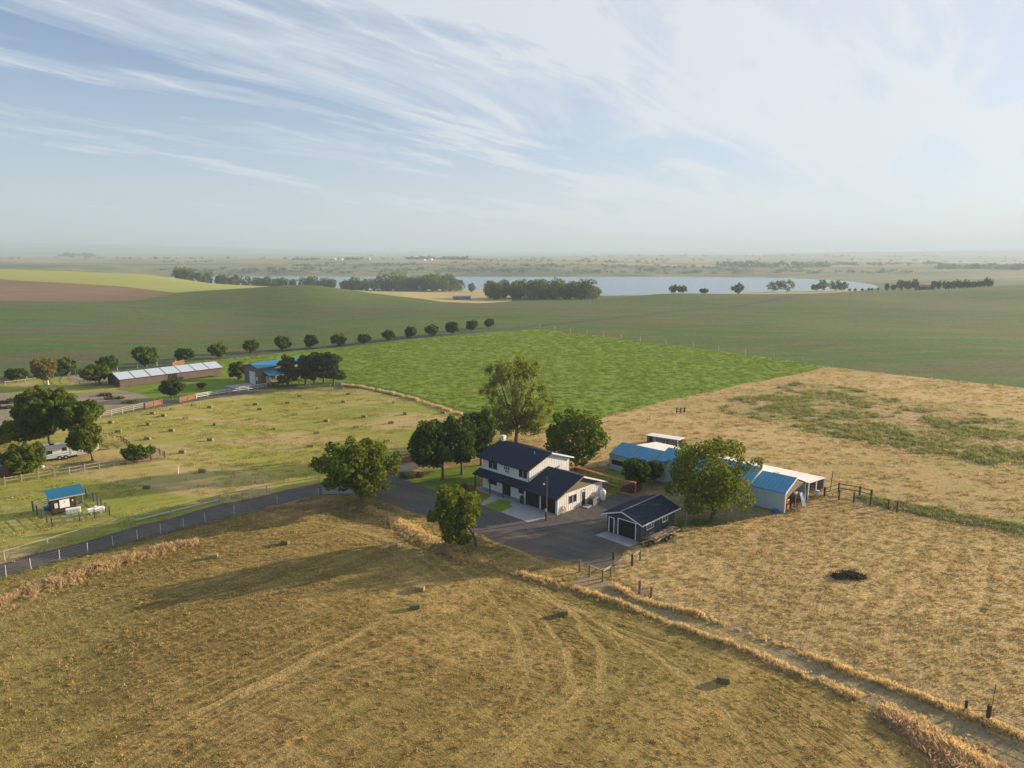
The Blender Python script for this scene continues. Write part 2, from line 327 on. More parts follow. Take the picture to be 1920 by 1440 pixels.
REG = [
 ('lake_bed', None, None, None),
 *[('wheel_rut', wav(p, .34, o_), G_RUT, .16) for p in RUTS for o_ in (.85, -.85)], *[('straw_windrow', wav(p, .85), G_STRAWM, .35) for p in STRAW],
 ('red_mulch_bed', pp((1160, 920), (1172, 909), (1192, 903), (1206, 908), (1204, 919), (1186, 925)), G_MULCH, .15),
 ('concrete_apron', pp((901, 911), (1044, 966), (990, 979), (939, 960), (962, 950), (955, 945), (960, 941), (937, 936), (906, 948), (901, 944), (921, 929), (888, 916)), G_CONC, 0),
 ('concrete_pad', pp((1137, 996), (1203, 1016), (1180, 1026), (1116, 1003)), G_CONC, 0),
 ('front_lawn', pp((770, 903), (829, 924), (902, 948), (921, 929), (888, 916), (896, 905), (905, 872), (860, 872), (800, 884)), G_LAWN, .05),
 ('front_lawn', pp((906, 948), (937, 936), (960, 941), (955, 945), (962, 950), (939, 960)), G_LAWN, .03),
 ('back_lawn', pp((1070, 885), (1165, 884), (1176, 900), (1158, 918), (1136, 930), (1120, 920)), G_LAWN, .15),
 ('farm_track', strip(TRK, 6.5, 5.5), G_FTRK, .5),
 ('farm_track', strip(qq((1570, 720), (1600, 690), (1630, 655)), 6), G_FTRK, .5),
 ('gravel_road', pp((-200, 1117), (-60, 1073), (0, 1057), (100, 1030), (250, 990), (420, 945), (600, 905), (680, 889), (735, 868), (765, 856), (800, 850), (812, 862), (782, 880),
     (762, 890), (770, 903), (829, 924), (902, 948), (939, 960), (990, 979), (1044, 966), (1129, 938), (1160, 922), (1210, 935), (1240, 927), (1272, 955), (1203, 1017), (1180, 1030), (1168, 1046), (1150, 1062),
     (1120, 1061), (1085, 1055), (1040, 1047), (1000, 1041), (960, 1030), (905, 1006), (850, 986), (806, 970), (764, 957), (725, 943), (694, 929), (600, 928), (480, 957), (330, 997), (150, 1045), (0, 1083), (-60, 1099), (-200, 1140)), G_GRAV, .35),
 ('grass_lane', strip(LANE, 3.6, 3.8), G_TRACK, .35),
 ('meadow', pp((-300, 850), (0, 800), (100, 806), (190, 785), (280, 768), (400, 748), (500, 733), (620, 725), (680, 730), (760, 748), (880, 778), (960, 800), (940, 850), (800, 852), (765, 857), (735, 869), (600, 906), (420, 946), (250, 991), (100, 1031), (0, 1058), (-200, 1118), (-400, 1120)), G_MEAD, .5),
 ('barn_lawn', pp((215, 730), (330, 712), (430, 700), (470, 705), (470, 716), (430, 727), (400, 741), (330, 752), (290, 748), (255, 738)), G_LAWN, .4),
 ('gravel_road', pp((290, 748), (330, 753), (400, 742), (430, 728), (470, 714), (515, 722), (500, 732), (400, 748), (280, 768), (300, 757)), G_GRAV, .3),
 ('sand_arena', pp((-200, 760), (0, 737), (130, 737), (235, 733), (300, 748), (300, 758), (190, 785), (100, 806), (0, 800), (-200, 830)), G_SAND, .7),
 ('round_pen_sand', pp((127, 708), (140, 700), (170, 697), (205, 704), (204, 716), (170, 722), (140, 719)), G_SAND, .2),
 ('dry_lot', pp((-200, 745), (0, 716), (130, 705), (225, 695), (235, 733), (130, 737), (0, 737), (-200, 760)), G_MEAD, .4),
 ('bare_yard', pp((1044, 966), (1129, 938), (1160, 922), (1120, 900), (1140, 870), (1180, 870), (1390, 940), (1476, 962), (1340, 985), (1270, 1000), (1203, 1017)), G_DIRT, .6),
 ('alfalfa_field', pp((520, 722), (640, 716), (700, 722), (780, 742), (880, 772), (960, 795), (1060, 793), (1115, 788), (1250, 752), (1400, 720), (1555, 688), (1450, 672), (1300, 652), (1150, 633), (1010, 617), (960, 620), (800, 634), (680, 646), (560, 658), (450, 670), (330, 684), (420, 700)), G_ALF, 1.0),
 ('weedy_patch', pp((1370, 768), (1480, 716), (1560, 722), (1700, 752), (1920, 790), (2100, 815), (2100, 885), (1920, 872), (1800, 860), (1650, 838), (1500, 806), (1400, 785)), G_WEED, 4),
 ('green_strip', pp((1600, 930), (1650, 935), (1780, 958), (1920, 985), (2100, 1020), (2100, 1036), (1920, 1004), (1760, 972), (1640, 948)), G_WEED, .6),
 ('tan_pasture', pp((960, 795), (1060, 793), (1115, 788), (1250, 752), (1400, 720), (1555, 688), (1700, 705), (1920, 727), (2300, 760), (2600, 1100), (2100, 1036), (1920, 1004), (1760, 972), (1640, 948), (1545, 930), (1460, 900), (1180, 870), (1070, 880), (940, 850)), G_TAN, .8),
 ('paddock', pp((1476, 962), (1545, 930), (1640, 948), (1760, 972), (1920, 1004), (2100, 1036), (2600, 1110), (2600, 1700), (2100, 1480), (1900, 1400), (1750, 1330), (1600, 1268), (1450, 1204), (1300, 1146), (1180, 1100), (1150, 1062), (1168, 1046), (1203, 1017), (1340, 985)), G_PADD, .4),
 ('brown_field', [tuple(v) for v in qq((-700, 800), (-300, 815), (0, 800), (110, 765), (180, 735), (250, 700), (300, 655), (345, 585), (330, 560), (270, 520), (200, 508), (100, 508), (0, 512), (-300, 520), (-700, 530))], G_BROWN, 1),
 ('yellow_field', qq((-700, 1000), (0, 985), (150, 995), (300, 1010), (350, 1010), (420, 930), (520, 900), (640, 880), (760, 800), (760, 655), (700, 625), (640, 612), (580, 606), (480, 600), (400, 592), (345, 585), (300, 655), (250, 700), (180, 735), (110, 765), (0, 800), (-300, 815), (-700, 800)), G_YEL, 1),
 ('stubble_field', qq((760, 655), (760, 800), (640, 880), (700, 960), (880, 1150), (960, 1150), (960, 620), (900, 560), (830, 560)), G_GOLD, 1),
 ('stubble_field', qq((1340, 760), (1420, 735), (1500, 725), (1560, 740), (1640, 900), (1600, 1000), (1300, 1000), (1290, 800)), G_GOLD, 1),
]
def subdiv(poly, jit, seed):
    out = []; n = len(poly)
    for i in range(n):
        a = Vector(poly[i]); b = Vector(poly[(i+1) % n]); d = (b-a).length; mid = (a+b)/2
        st = max(.7, mid.length*.012); k = max(1, int(d/st))
        for j in range(k):
            p = a+(b-a)*(j/k); out.append(p)
    if jit:
        res = []
        for p in out:
            s = max(1.0, p.length/100)
            ox = (float(vnoise(p.x, p.y, 3.5*s, seed))-.5)+(float(vnoise(p.x, p.y, 1.3*s, seed+5))-.5)*.6
            oy = (float(vnoise(p.x, p.y, 3.5*s, seed+9))-.5)+(float(vnoise(p.x, p.y, 1.3*s, seed+3))-.5)*.6
            res.append((p.x+ox*jit*2, p.y+oy*jit*2))
        return res
    return [tuple(p) for p in out]
def inpoly(pts, poly):
    x = pts[:, 0]; y = pts[:, 1]; ins = np.zeros(len(pts), bool); q = np.array(poly); n = len(q); j = n-1
    bb = (x > q[:, 0].min()) & (x < q[:, 0].max()) & (y > q[:, 1].min()) & (y < q[:, 1].max()); idx = np.where(bb)[0]
    if len(idx) == 0: return ins
    X = x[idx]; Y = y[idx]; r = np.zeros(len(idx), bool)
    for i in range(n):
        xi, yi = q[i]; xj, yj = q[j]
        if yi != yj:
            c = ((yi > Y) != (yj > Y)) & (X < (xj-xi)*(Y-yi)/(yj-yi)+xi); r ^= c
        j = i
    ins[idx] = r; return ins
POLY = {}
def build_ground():
    pts = []; cons = []
    regs = [r for r in REG if r[1]]
    key = {}
    def add(p):
        k = (round(p[0], 2), round(p[1], 2))
        if k not in key: key[k] = len(pts); pts.append(Vector(k))
        return key[k]
    polys = []
    for ri, (nm, poly, m, jit) in enumerate(regs):
        sd_ = subdiv(poly, jit*.0+ (.0 if jit < .1 else min(jit, 4)), 11)   # same seed: shared borders move together
        ids = [add(p) for p in sd_]
        for i in range(len(ids)):
            a, b = ids[i], ids[(i+1) % len(ids)]
            if a != b: cons.append((a, b))
        polys.append((nm, sd_, m)); POLY.setdefault(nm, []).append(sd_)
    gx = []
    for yv in np.arange(-40, 152, 2.2):
        for xv in np.arange(-170, 172, 2.2): gx.append((xv+random.uniform(-.4, .4), yv+random.uniform(-.4, .4)))
    yv = 153.0
    while yv < 15000:
        st = max(2.2, yv*.017)
        if yv > 1300: st = yv*.03
        w = 1.15*yv if yv > 400 else 1.15*yv+60
        n = int(2*w/(st*1.8))
        for i in range(n+1):
            gx.append((-w+2*w*i/n+random.uniform(-.2, .2)*st, yv+random.uniform(-.2, .2)*st))
        yv += st
    # beside and behind the camera, out to the horizon
    for rr in (220, 400, 800, 1600, 3200, 6000, 10000, 15000):
        for a in np.linspace(0, 2*math.pi, 40, endpoint=False):
            x, y = rr*math.cos(a), rr*math.sin(a)
            if y > 0 and abs(x) < 1.25*y+60: continue
            gx.append((x, max(y, -1500)))
    for g in gx: add(g)
    vs, es, fs, _, _, _ = geometry.delaunay_2d_cdt(pts, cons, [], 0, 1e-4, True)
    V = np.array([(v.x, v.y) for v in vs]); Z = hgt(V[:, 0], V[:, 1]); V3 = np.column_stack([V, Z])
    Fc = np.array([f for f in fs if len(f) == 3]); cen = V[Fc].mean(1)
    own = np.full(len(Fc), -1)
    for i, (nm, poly, m) in enumerate(polys):
        sel = (own < 0) & inpoly(cen, poly); own[sel] = i
    # open ground outside the drawn fields
    far = own < 0; r_ = cen[:, 1]
    own[far & (r_ < 135)] = 100
    own[far & (r_ >= 135) & (r_ < 1100)] = 101
    own[far & (r_ >= 1100) & (r_ < 2300)] = 102
    own[far & (r_ >= 2300)] = 103
    own[far & (own == 101) & (cen[:, 0] > 60) & (r_ < 165)] = 101
    spec = {100: ('hay_field', G_FORE), 101: ('crop_field', G_CROP), 102: ('lake_shore', G_SHORE), 103: ('far_plain', G_FAR)}
    groups = {}
    for k in np.unique(own):
        nm, m = (polys[k][0], polys[k][2]) if k < 100 else spec[k]
        groups.setdefault(nm, (m, []))[1].append(Fc[own == k])
    for nm, (m, fl) in groups.items():
        f = np.concatenate(fl); u, inv = np.unique(f, return_inverse=True)
        f2 = inv.reshape(-1, 3); a = V3[u]
        # wind upward
        e = np.cross(a[f2[:, 1]]-a[f2[:, 0]], a[f2[:, 2]]-a[f2[:, 0]]); f2[e[:, 2] < 0] = f2[e[:, 2] < 0][:, ::-1]
        me = bpy.data.meshes.new(nm); me.from_pydata(a.tolist(), [], f2.tolist()); me.materials.append(m)
        me.polygons.foreach_set('use_smooth', [True]*len(f2)); me.update()
        o = bpy.data.objects.new(nm, me); COL.objects.link(o); tag(o, kind='structure')
build_ground()
# lake water
def lake():
    m = bpy.data.materials.new('lake_water'); m.use_nodes = True; N = m.node_tree.nodes; L = m.node_tree.links; b = N['Principled BSDF']
    b.inputs['Base Color'].default_value = (.12, .19, .27, 1); b.inputs['Roughness'].default_value = .22; b.inputs['IOR'].default_value = 1.33
    g = N.new('ShaderNodeNewGeometry'); mp = N.new('ShaderNodeMapping'); mp.inputs['Scale'].default_value = (.25, .6, 1); L.new(g.outputs['Position'], mp.inputs[0])
    t = N.new('ShaderNodeTexNoise'); t.inputs['Scale'].default_value = .6; t.inputs['Detail'].default_value = 6; L.new(mp.outputs[0], t.inputs['Vector'])
    bp = N.new('ShaderNodeBump'); bp.inputs['Strength'].default_value = .6; bp.inputs['Distance'].default_value = .5; L.new(t.outputs[0], bp.inputs['Height']); L.new(bp.outputs[0], b.inputs['Normal'])
    # follow the shoreline: keep only cells whose ground lies below the water
    v = []; f = []; xs = np.linspace(-1300, 1300, 105); ys = np.linspace(850, 2150, 53)
    XX, YY = np.meshgrid(xs, ys); Zt = hgt(XX.ravel(), YY.ravel()).reshape(XX.shape); idx = {}
    def vid(i, j):
        if (i, j) not in idx: idx[(i, j)] = len(v); v.append((XX[i, j], YY[i, j], -20))
        return idx[(i, j)]
    for i in range(len(ys)-1):
        for j in range(len(xs)-1):
            if Zt[i:i+2, j:j+2].min() < -19.9: f.append((vid(i, j), vid(i, j+1), vid(i+1, j+1), vid(i+1, j)))
    me = bpy.data.meshes.new('lake_water'); me.from_pydata(v, [], f); me.materials.append(m)
    o = bpy.data.objects.new('lake_water', me); COL.objects.link(o); tag(o, kind='structure')
lake()
# haze
def haze():
    x0, x1, y0, y1, z0, z1 = -19000, 19000, -1700, 16500, -25, 240
    v = [(x, y, z) for z in (z0, z1) for y in (y0, y1) for x in (x0, x1)]
    f = [(0, 2, 3, 1), (4, 5, 7, 6), (0, 1, 5, 4), (2, 6, 7, 3), (0, 4, 6, 2), (1, 3, 7, 5)]
    me = bpy.data.meshes.new('haze'); me.from_pydata(v, [], f)
    m = bpy.data.materials.new('haze'); m.use_nodes = True; N = m.node_tree.nodes; N.remove(N['Principled BSDF'])
    pv = N.new('ShaderNodeVolumePrincipled'); pv.inputs['Density'].default_value = HAZE; pv.inputs['Color'].default_value = (.48, .60, .74, 1)
    pv.inputs['Anisotropy'].default_value = .12
    m.node_tree.links.new(pv.outputs[0], N['Material Output'].inputs['Volume'])
    me.materials.append(m); o = bpy.data.objects.new('haze', me); COL.objects.link(o); tag(o, kind='stuff')
HAZE = .00021
haze()
# ------------------------------------------------------------ mesh helpers
class MB:
    def __init__(s): s.v = []; s.f = []
    def add(s, v, f):
        n = len(s.v); s.v += [tuple(p) for p in v]; s.f += [tuple(i+n for i in q) for q in f]; return s
    def box(s, x0, x1, y0, y1, z0, z1):
        return s.add([(x, y, z) for z in (z0, z1) for y in (y0, y1) for x in (x0, x1)], [(0, 2, 3, 1), (4, 5, 7, 6), (0, 1, 5, 4), (2, 6, 7, 3), (0, 4, 6, 2), (1, 3, 7, 5)])
    def prism(s, poly, axis, a0, a1):
        """poly in the two other axes, extruded along axis from a0 to a1"""
        n = len(poly)
        def q(p, a): return {'x': (a, p[0], p[1]), 'y': (p[0], a, p[1]), 'z': (p[0], p[1], a)}[axis]
        v = [q(p, a0) for p in poly]+[q(p, a1) for p in poly]
        return s.add(v, [tuple(range(n))[::-1], tuple(range(n, 2*n))]+[(i, (i+1) % n, n+(i+1) % n, n+i) for i in range(n)])
    def slab(s, p, t):
        """sheet through 4 points, t thick downward"""
        v = [tuple(q) for q in p]+[(q[0], q[1], q[2]-t) for q in p]
        return s.add(v, [(0, 1, 2, 3), (7, 6, 5, 4), (0, 4, 5, 1), (1, 5, 6, 2), (2, 6, 7, 3), (3, 7, 4, 0)])
    def tube(s, a, b, r0, r1=None, n=8, cap=True):
        a = Vector(a); b = Vector(b); r1 = r0 if r1 is None else r1; d = (b-a).normalized()
        u = d.orthogonal().normalized(); w = d.cross(u); v = []
        for c, r in ((a, r0), (b, r1)):
            for i in range(n):
                t = 2*math.pi*i/n; v.append(tuple(c+u*(r*math.cos(t))+w*(r*math.sin(t))))
        f = [(i, (i+1) % n, n+(i+1) % n, n+i) for i in range(n)]
        if cap: f += [tuple(range(n))[::-1], tuple(range(n, 2*n))]
        return s.add(v, f)
    def bar(s, a, b, w, h):
        """rectangular bar from a to b, w wide sideways, h high"""
        a = Vector(a); b = Vector(b); d = (b-a).normalized(); up = Vector((0, 0, 1)) if abs(d.z) < .95 else Vector((1, 0, 0))
        sd_ = d.cross(up).normalized()*w/2; u = sd_.cross(d).normalized()*h/2; v = []
        for c in (a, b): v += [c-sd_-u, c+sd_-u, c+sd_+u, c-sd_+u]
        return s.add(v, [(0, 1, 2, 3), (7, 6, 5, 4), (0, 4, 5, 1), (1, 5, 6, 2), (2, 6, 7, 3), (3, 7, 4, 0)])
    def build(s, name, m, parent=None, smooth=False, bevel=0, **k):
        me = bpy.data.meshes.new(name); me.from_pydata(s.v, [], s.f); me.materials.append(m)
        import bmesh
        bm = bmesh.new(); bm.from_mesh(me); bmesh.ops.recalc_face_normals(bm, faces=bm.faces[:])
        if bevel: bmesh.ops.bevel(bm, geom=bm.edges[:], offset=bevel, segments=1, affect='EDGES')
        bm.to_mesh(me); bm.free()
        if smooth: me.polygons.foreach_set('use_smooth', [True]*len(me.polygons))
        o = bpy.data.objects.new(name, me); COL.objects.link(o)
        if parent: o.parent = parent
        return tag(o, **k)
def B(x0, x1, y0, y1, z0, z1): return MB().box(x0, x1, y0, y1, z0, z1)
WHITE = mat('white_paint_siding', (.80, .79, .76), .6, noise=.12, nscale=1.2)
WTRIM = mat('white_trim', (.80, .80, .78), .5)
SHINGLE = mat('dark_asphalt_shingle', (.024, .036, .060), .92, col2=(.016, .025, .044), nscale=3, bump=.8, bscale=14, spec=.2)
DARK = mat('black_paint', (.016, .016, .018), .45)
GLASS = mat('window_glass', (.03, .04, .05), .08, spec=.8)
BROWNW = mat('brown_stained_wood', (.14, .06, .03), .7, noise=.4, nscale=5)
GABLE = mat('taupe_gable_boards', (.17, .135, .085), .75)
CEDAR = mat('fresh_cedar_stain', (.50, .20, .07), .7, noise=.35, nscale=2, stretch=(1, 1, 6))
GREYP = mat('slate_grey_siding', (.075, .085, .105), .75, noise=.25, nscale=2)
BLUER = mat('blue_metal_roofing', (.02, .26, .47), .38, noise=.12, nscale=.6, spec=.5)
BLUEL = mat('weathered_translucent_panel', (.14, .27, .34), .5, noise=.3, nscale=2)
TEAL = mat('teal_metal_roofing', (.02, .22, .36), .35, noise=.1, nscale=1, spec=.5)
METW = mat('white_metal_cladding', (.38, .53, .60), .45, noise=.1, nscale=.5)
WROOF = mat('cream_metal_roofing', (.74, .72, .68), .5, noise=.08, nscale=.5)
BROWNM = mat('brown_metal_cladding', (.17, .125, .10), .65, noise=.12, nscale=.7)
DKBRN = mat('dark_brown_boards', (.055, .035, .03), .8)
SKYL = mat('translucent_roof_sheet', (.52, .60, .68), .3, noise=.06, nscale=.7, spec=.6)
GREYM = mat('grey_corrugated_metal', (.22, .21, .22), .6, noise=.15, nscale=1)
GALV = mat('galvanised_steel', (.45, .46, .47), .45, metal=.4)
OLDW = mat('weathered_grey_timber', (.27, .22, .165), .9, noise=.35, nscale=6)
PALEW = mat('pale_fence_wood', (.42, .37, .29), .85, noise=.25, nscale=5)
DKW = mat('dark_tarred_timber', (.10, .075, .055), .9, noise=.35, nscale=5)
WIRE = mat('fence_wire', (.35, .33, .30), .5, metal=.6)
GATEO = mat('orange_stained_gate', (.34, .15, .085), .75, noise=.25, nscale=3)
GREYPL = mat('light_grey_plastic', (.62, .63, .64), .5)
TYRE = mat('tyre_rubber', (.02, .02, .02), .85)
RUST = mat('rusty_iron', (.20, .07, .03), .85, noise=.4, nscale=8)
ORANGE = mat('orange_machine_paint', (.55, .14, .03), .5)
BLUET = mat('blue_tarpaulin', (.03, .10, .35), .5)
HAYM = mat('dry_hay', (.42, .33, .14), .95, col2=(.24, .21, .07), nscale=5, bump=1, bscale=18, bdist=.05)
HAYG = mat('green_hay', (.20, .19, .07), .95, col2=(.12, .13, .04), nscale=5, bump=1, bscale=18, bdist=.05)
BARK = mat('tree_bark', (.17, .125, .085), .95, col2=(.09, .07, .05), nscale=6, bump=.8, bscale=12)
PBARK = mat('birch_bark', (.66, .62, .55), .8, noise=.4, nscale=8)
LUMB = mat('raw_lumber', (.50, .36, .21), .8, noise=.3, nscale=5)
REDP = mat('dark_red_paint', (.16, .035, .025), .5)
DKPAV = mat('dry_brush', (.09, .075, .045), .95, noise=.5, nscale=5)
def battens(mb, axis, a0, a1, fixed, z0, z1, step=.4, w=.05, t=.025, top=None):
    n = int((a1-a0)/step)
    for i in range(n+1):
        c = a0+.05+i*(a1-a0-.1)/max(n, 1); zt = top(c) if top else z1
        if zt-z0 < .2: continue
        if axis == 'x': mb.box(c-w/2, c+w/2, min(fixed, fixed+t), max(fixed, fixed+t), z0, zt)
        else: mb.box(min(fixed, fixed+t), max(fixed, fixed+t), c-w/2, c+w/2, z0, zt)
def window(parent, axis, a0, a1, z0, z1, f, out, trim=DARK, mull=1, tw=.09, mullm=None):
    """frame standing proud of the wall plane f (out = +1/-1), pane set inside it"""
    def bx(mb, p0, p1, q0, q1, d0, d1):
        lo, hi = sorted((f+out*d0, f+out*d1))
        if axis == 'x': mb.box(p0, p1, lo, hi, q0, q1)
        else: mb.box(lo, hi, p0, p1, q0, q1)
    fr = MB(); bx(fr, a0, a0+tw, z0, z1, -.05, .06); bx(fr, a1-tw, a1, z0, z1, -.05, .06)
    bx(fr, a0+tw, a1-tw, z1-tw, z1, -.05, .06); bx(fr, a0+tw, a1-tw, z0, z0+tw, -.05, .06)
    o = fr.build('window', trim, parent)
    mm = MB()
    for i in range(mull):
        c = a0+(a1-a0)*(i+1)/(mull+1); bx(mm, c-.035, c+.035, z0+tw, z1-tw, .012, .05)
    if mull: mm.build('mullion', mullm or trim, o)
    for i in range(mull+1):
        c0 = a0+tw+(a1-a0-2*tw)*i/(mull+1); c1 = a0+tw+(a1-a0-2*tw)*(i+1)/(mull+1)
        p = MB(); bx(p, c0, c1, z0+tw, z1-tw, .002, .012); p.build('pane', GLASS, o)
    return o
def sectional_door(parent, x0, x1, f, h, m=DARK, name='garage_door', axis='x'):
    o = None; n = 4
    base = B(x0, x1, f-.01, f+.02, 0, h).build(name, m, parent)
    for i in range(n):
        B(x0+.03, x1-.03, f-.035, f-.012, h*i/n+.02, h*(i+1)/n-.02).build('door_panel', m, base)
    return base
# ------------------------------------------------------------ farmhouse
def farmhouse():
    hp = empty('farmhouse', (6.46, 94.15, 0), 2.36+math.pi, label='white two storey farmhouse with dark shingle roofs and black garage doors', cat='house')
    Lw, D = 16.2, 9.8; X0 = -6.39; y0 = .7; rid = D/2; ur = 5.22
    lo_sl = (4.61-2.53)/(rid+.84)
    def zl(y): return 2.53+(y+.84)*lo_sl
    # lower walls
    B(-6.6, 0, 0, .16, 2.12, 2.62).build('garage_header', WHITE, hp)
    B(-6.6, -.16, .16, .3, 0, 2.62).build('garage_recess', DARK, hp)
    for a, b in ((-6.6, -6.3), (-3.55, -3.3), (-.55, 0)): B(a, b, -.02, .16, 0, 2.12).build('pilaster', WHITE, hp)
    MB().prism([(0.16, 0), (D, 0), (D, 2.72), (.16, 2.72)], 'x', -.16, 0).build('wall', WHITE, hp)
    bt = MB(); battens(bt, 'y', .2, 2.2, 0, .02, 2.68); battens(bt, 'y', 3.95, 5.0, 0, .02, 2.68); battens(bt, 'y', 5.95, D, 0, .02, 2.68)
    battens(bt, 'y', 2.2, 3.95, 0, .02, .95); bt.build('batten', WHITE, hp, kind='stuff')
    MB().prism([(0, 2.74), (D, 2.74), (rid, zl(rid)-.12)], 'x', -.14, .03).build('gable', GABLE, hp)
    B(-Lw, -.16, D-.16, D, 0, 2.7).build('wall', WHITE, hp)
    B(-Lw, -6.6, y0, y0+.16, 0, 2.95).build('wall', WHITE, hp)
    B(-Lw-.0, -Lw+.16, y0+.16, D-.16, 0, 2.95).build('wall', WHITE, hp)
    B(-6.62, -6.46, .16, y0, 0, 2.6).build('wall', WHITE, hp)
    # upper walls
    zu = lambda y: 5.05+(min(y, 2*ur-y)-.08)*(6.76-5.05)/(ur-.08)-.14
    B(-Lw, X0, y0, y0+.16, 2.95, zu(y0)).build('upper_wall', WHITE, hp)
    B(-Lw, X0, D-.16, D, 2.7, zu(D)).build('upper_wall', WHITE, hp)
    for xa in (-Lw, X0-.16): MB().prism([(y0+.16, 2.95), (D-.16, 2.95), (D-.16, zu(D)), (ur, zu(ur)), (y0+.16, zu(y0))], 'x', xa, xa+.16).build('upper_wall', WHITE, hp)
    ub = MB(); battens(ub, 'y', y0+.2, D-.1, X0, 2.9, 5, top=lambda y: zu(y)-.03); ub.build('batten', WHITE, hp, kind='stuff')
    B(X0-.02, X0+.04, y0-.04, y0+.02, 2.95, zu(y0)).build('corner_trim', DARK, hp)
    # roofs
    e = .44; xl = -Lw-.66
    up = MB(); zr = 6.76; ze = 5.05
    up.slab([(xl, .08, ze), (X0+.45, .08, ze), (X0+.45, ur, zr), (xl, ur, zr)], .13)
    up.slab([(xl, ur, zr), (X0+.45, ur, zr), (X0+.45, 2*ur-.08, ze), (xl, 2*ur-.08, ze)], .13)
    upo = up.build('upper_roof', SHINGLE, hp)
    sh = MB()
    for i in range(16):
        t = (i+.5)/16; y = .08+(ur-.08)*t; z = ze+(zr-ze)*t; sh.slab([(xl+.02, y, z+.012), (X0+.43, y, z+.012), (X0+.43, y+.06, z+.032), (xl+.02, y+.06, z+.032)], .02)
    sh.build('shingle_course', SHINGLE, upo, kind='stuff')
    bb = MB(); xg = X0+.45
    bb.slab([(xg, ur, zr+.02), (xg+.06, ur, zr+.02), (xg+.06, 2*ur-.06, ze+.0), (xg, 2*ur-.06, ze)], .22)
    bb.build('barge_board', WTRIM, upo)
    bb = MB(); bb.slab([(xg, .06, ze+.01), (xg+.05, .06, ze+.01), (xg+.05, ur, zr+.02), (xg, ur, zr+.02)], .2); bb.build('barge_board', DARK, upo)
    B(xl, X0+.45, .02, .08, ze-.18, ze+.01).build('fascia', DARK, upo)
    MB().tube((-8.2, 3.9, 6.2), (-8.2, 3.9, 6.75), .06).build('vent_pipe', GALV, upo)
    lw = MB(); zt = zl(y0-.02)
    lw.slab([(xl, -.84, 2.53), (X0-.0, -.84, 2.53), (X0-.0, y0-.02, zt), (xl, y0-.02, zt)], .12)
    lw.slab([(X0, -.84, 2.53), (e, -.84, 2.53), (e, rid, zl(rid)), (X0, rid, zl(rid))], .12)
    lw.slab([(X0, rid, zl(rid)), (e, rid, zl(rid)), (e, D+.84, 2.53), (X0, D+.84, 2.53)], .12)
    lo = lw.build('lower_roof', SHINGLE, hp)
    sh = MB()
    for i in range(17):
        t = (i+.5)/17; y = -.84+(rid+.84)*t; z = zl(y); xa = xl+.02 if y < y0-.1 else X0+.01
        sh.slab([(xa, y, z+.012), (e-.02, y, z+.012), (e-.02, y+.06, z+.032), (xa, y+.06, z+.032)], .02)
    sh.build('shingle_course', SHINGLE, lo, kind='stuff')
    MB().slab([(e, rid, zl(rid)+.02), (e+.06, rid, zl(rid)+.02), (e+.06, D+.86, 2.53), (e, D+.86, 2.53)], .22).build('barge_board', WTRIM, lo)
    MB().slab([(e, -.86, 2.54), (e+.05, -.86, 2.54), (e+.05, rid, zl(rid)+.02), (e, rid, zl(rid)+.02)], .2).build('barge_board', GABLE, lo)
    B(xl, e, -.9, -.84, 2.36, 2.54).build('fascia', DARK, lo)
    B(X0+.02, e, rid-.1, rid+.1, zl(rid)-.02, zl(rid)+.03).build('ridge_cap', SHINGLE, lo)
    # chimney
    B(-16.45, -15.85, 4.9, 5.5, 6.3, 7.55).build('chimney', WHITE, hp)
    # doors and windows
    sectional_door(hp, -6.3, -3.55, 0, 2.12); sectional_door(hp, -3.3, -.55, 0, 2.12)
    window(hp, 'x', -14.9, -13.1, 1.0, 2.1, y0, -1); window(hp, 'x', -8.4, -7.3, 1.05, 2.05, y0, -1)
    window(hp, 'x', -14.8, -13.0, 3.55, 4.65, y0, -1, mullm=WTRIM); window(hp, 'x', -8.3, -6.75, 3.55, 4.65, y0, -1, mullm=WTRIM)
    d = B(-11.8, -10.1, y0-.05, y0+.02, 0, 2.1).build('front_door', DARK, hp); MB().tube((-10.9, y0-.07, 1), (-10.9, y0-.07, 1.15), .025).build('handle', GALV, d)
    for k in (-11.62, -10.86): B(k, k+.6, y0-.075, y0-.052, .25, 1.9).build('door_panel', DARK, d)
    orn = MB()
    for k in range(3): orn.box(-11.35+k*.42, -11.2+k*.42, y0-.06, y0-.01, 3.98, 4.5); orn.box(-11.42+k*.42, -11.13+k*.42, y0-.055, y0-.012, 4.2, 4.28)
    for k in range(2): orn.box(-11.2+k*.5, -10.95+k*.5, y0-.06, y0-.01, 3.68, 3.86); orn.box(-11.12+k*.5, -11.03+k*.5, y0-.06, y0-.01, 3.55, 3.68)
    orn.build('wall_ornament', DARK, hp)
    window(hp, 'y', 2.25, 3.85, 1.05, 2.15, 0, 1, trim=BROWNW, mullm=WTRIM)
    sd_ = B(0, .035, 5.05, 5.9, .02, 2.08).build('side_door', DARK, hp); MB().tube((.05, 5.15, 1.0), (.05, 5.15, 1.12), .025).build('handle', GALV, sd_)
    fr = MB(); fr.box(0, .06, 4.93, 5.05, 0, 2.2); fr.box(0, .06, 5.9, 6.0, 0, 2.2); fr.box(0, .06, 5.05, 5.9, 2.08, 2.2); fr.build('door_frame', WTRIM, hp)
    MB().tube((.03, 5.5, 2.4), (.25, 5.5, 2.34), .07, .10).build('wall_lamp', DARK, hp)
    MB().tube((.03, 5.9, 2.0), (.1, 5.9, 2.0), .0, .01).build('hook', DARK, hp)
    dish = MB(); dish.tube((X0+.02, 6.4, 3.9), (X0+.35, 6.4, 4.0), .03); dish.tube((X0+.35, 6.35, 3.95), (X0+.42, 6.3, 4.05), .28, .30, 14); dish.build('satellite_dish', GALV, hp)
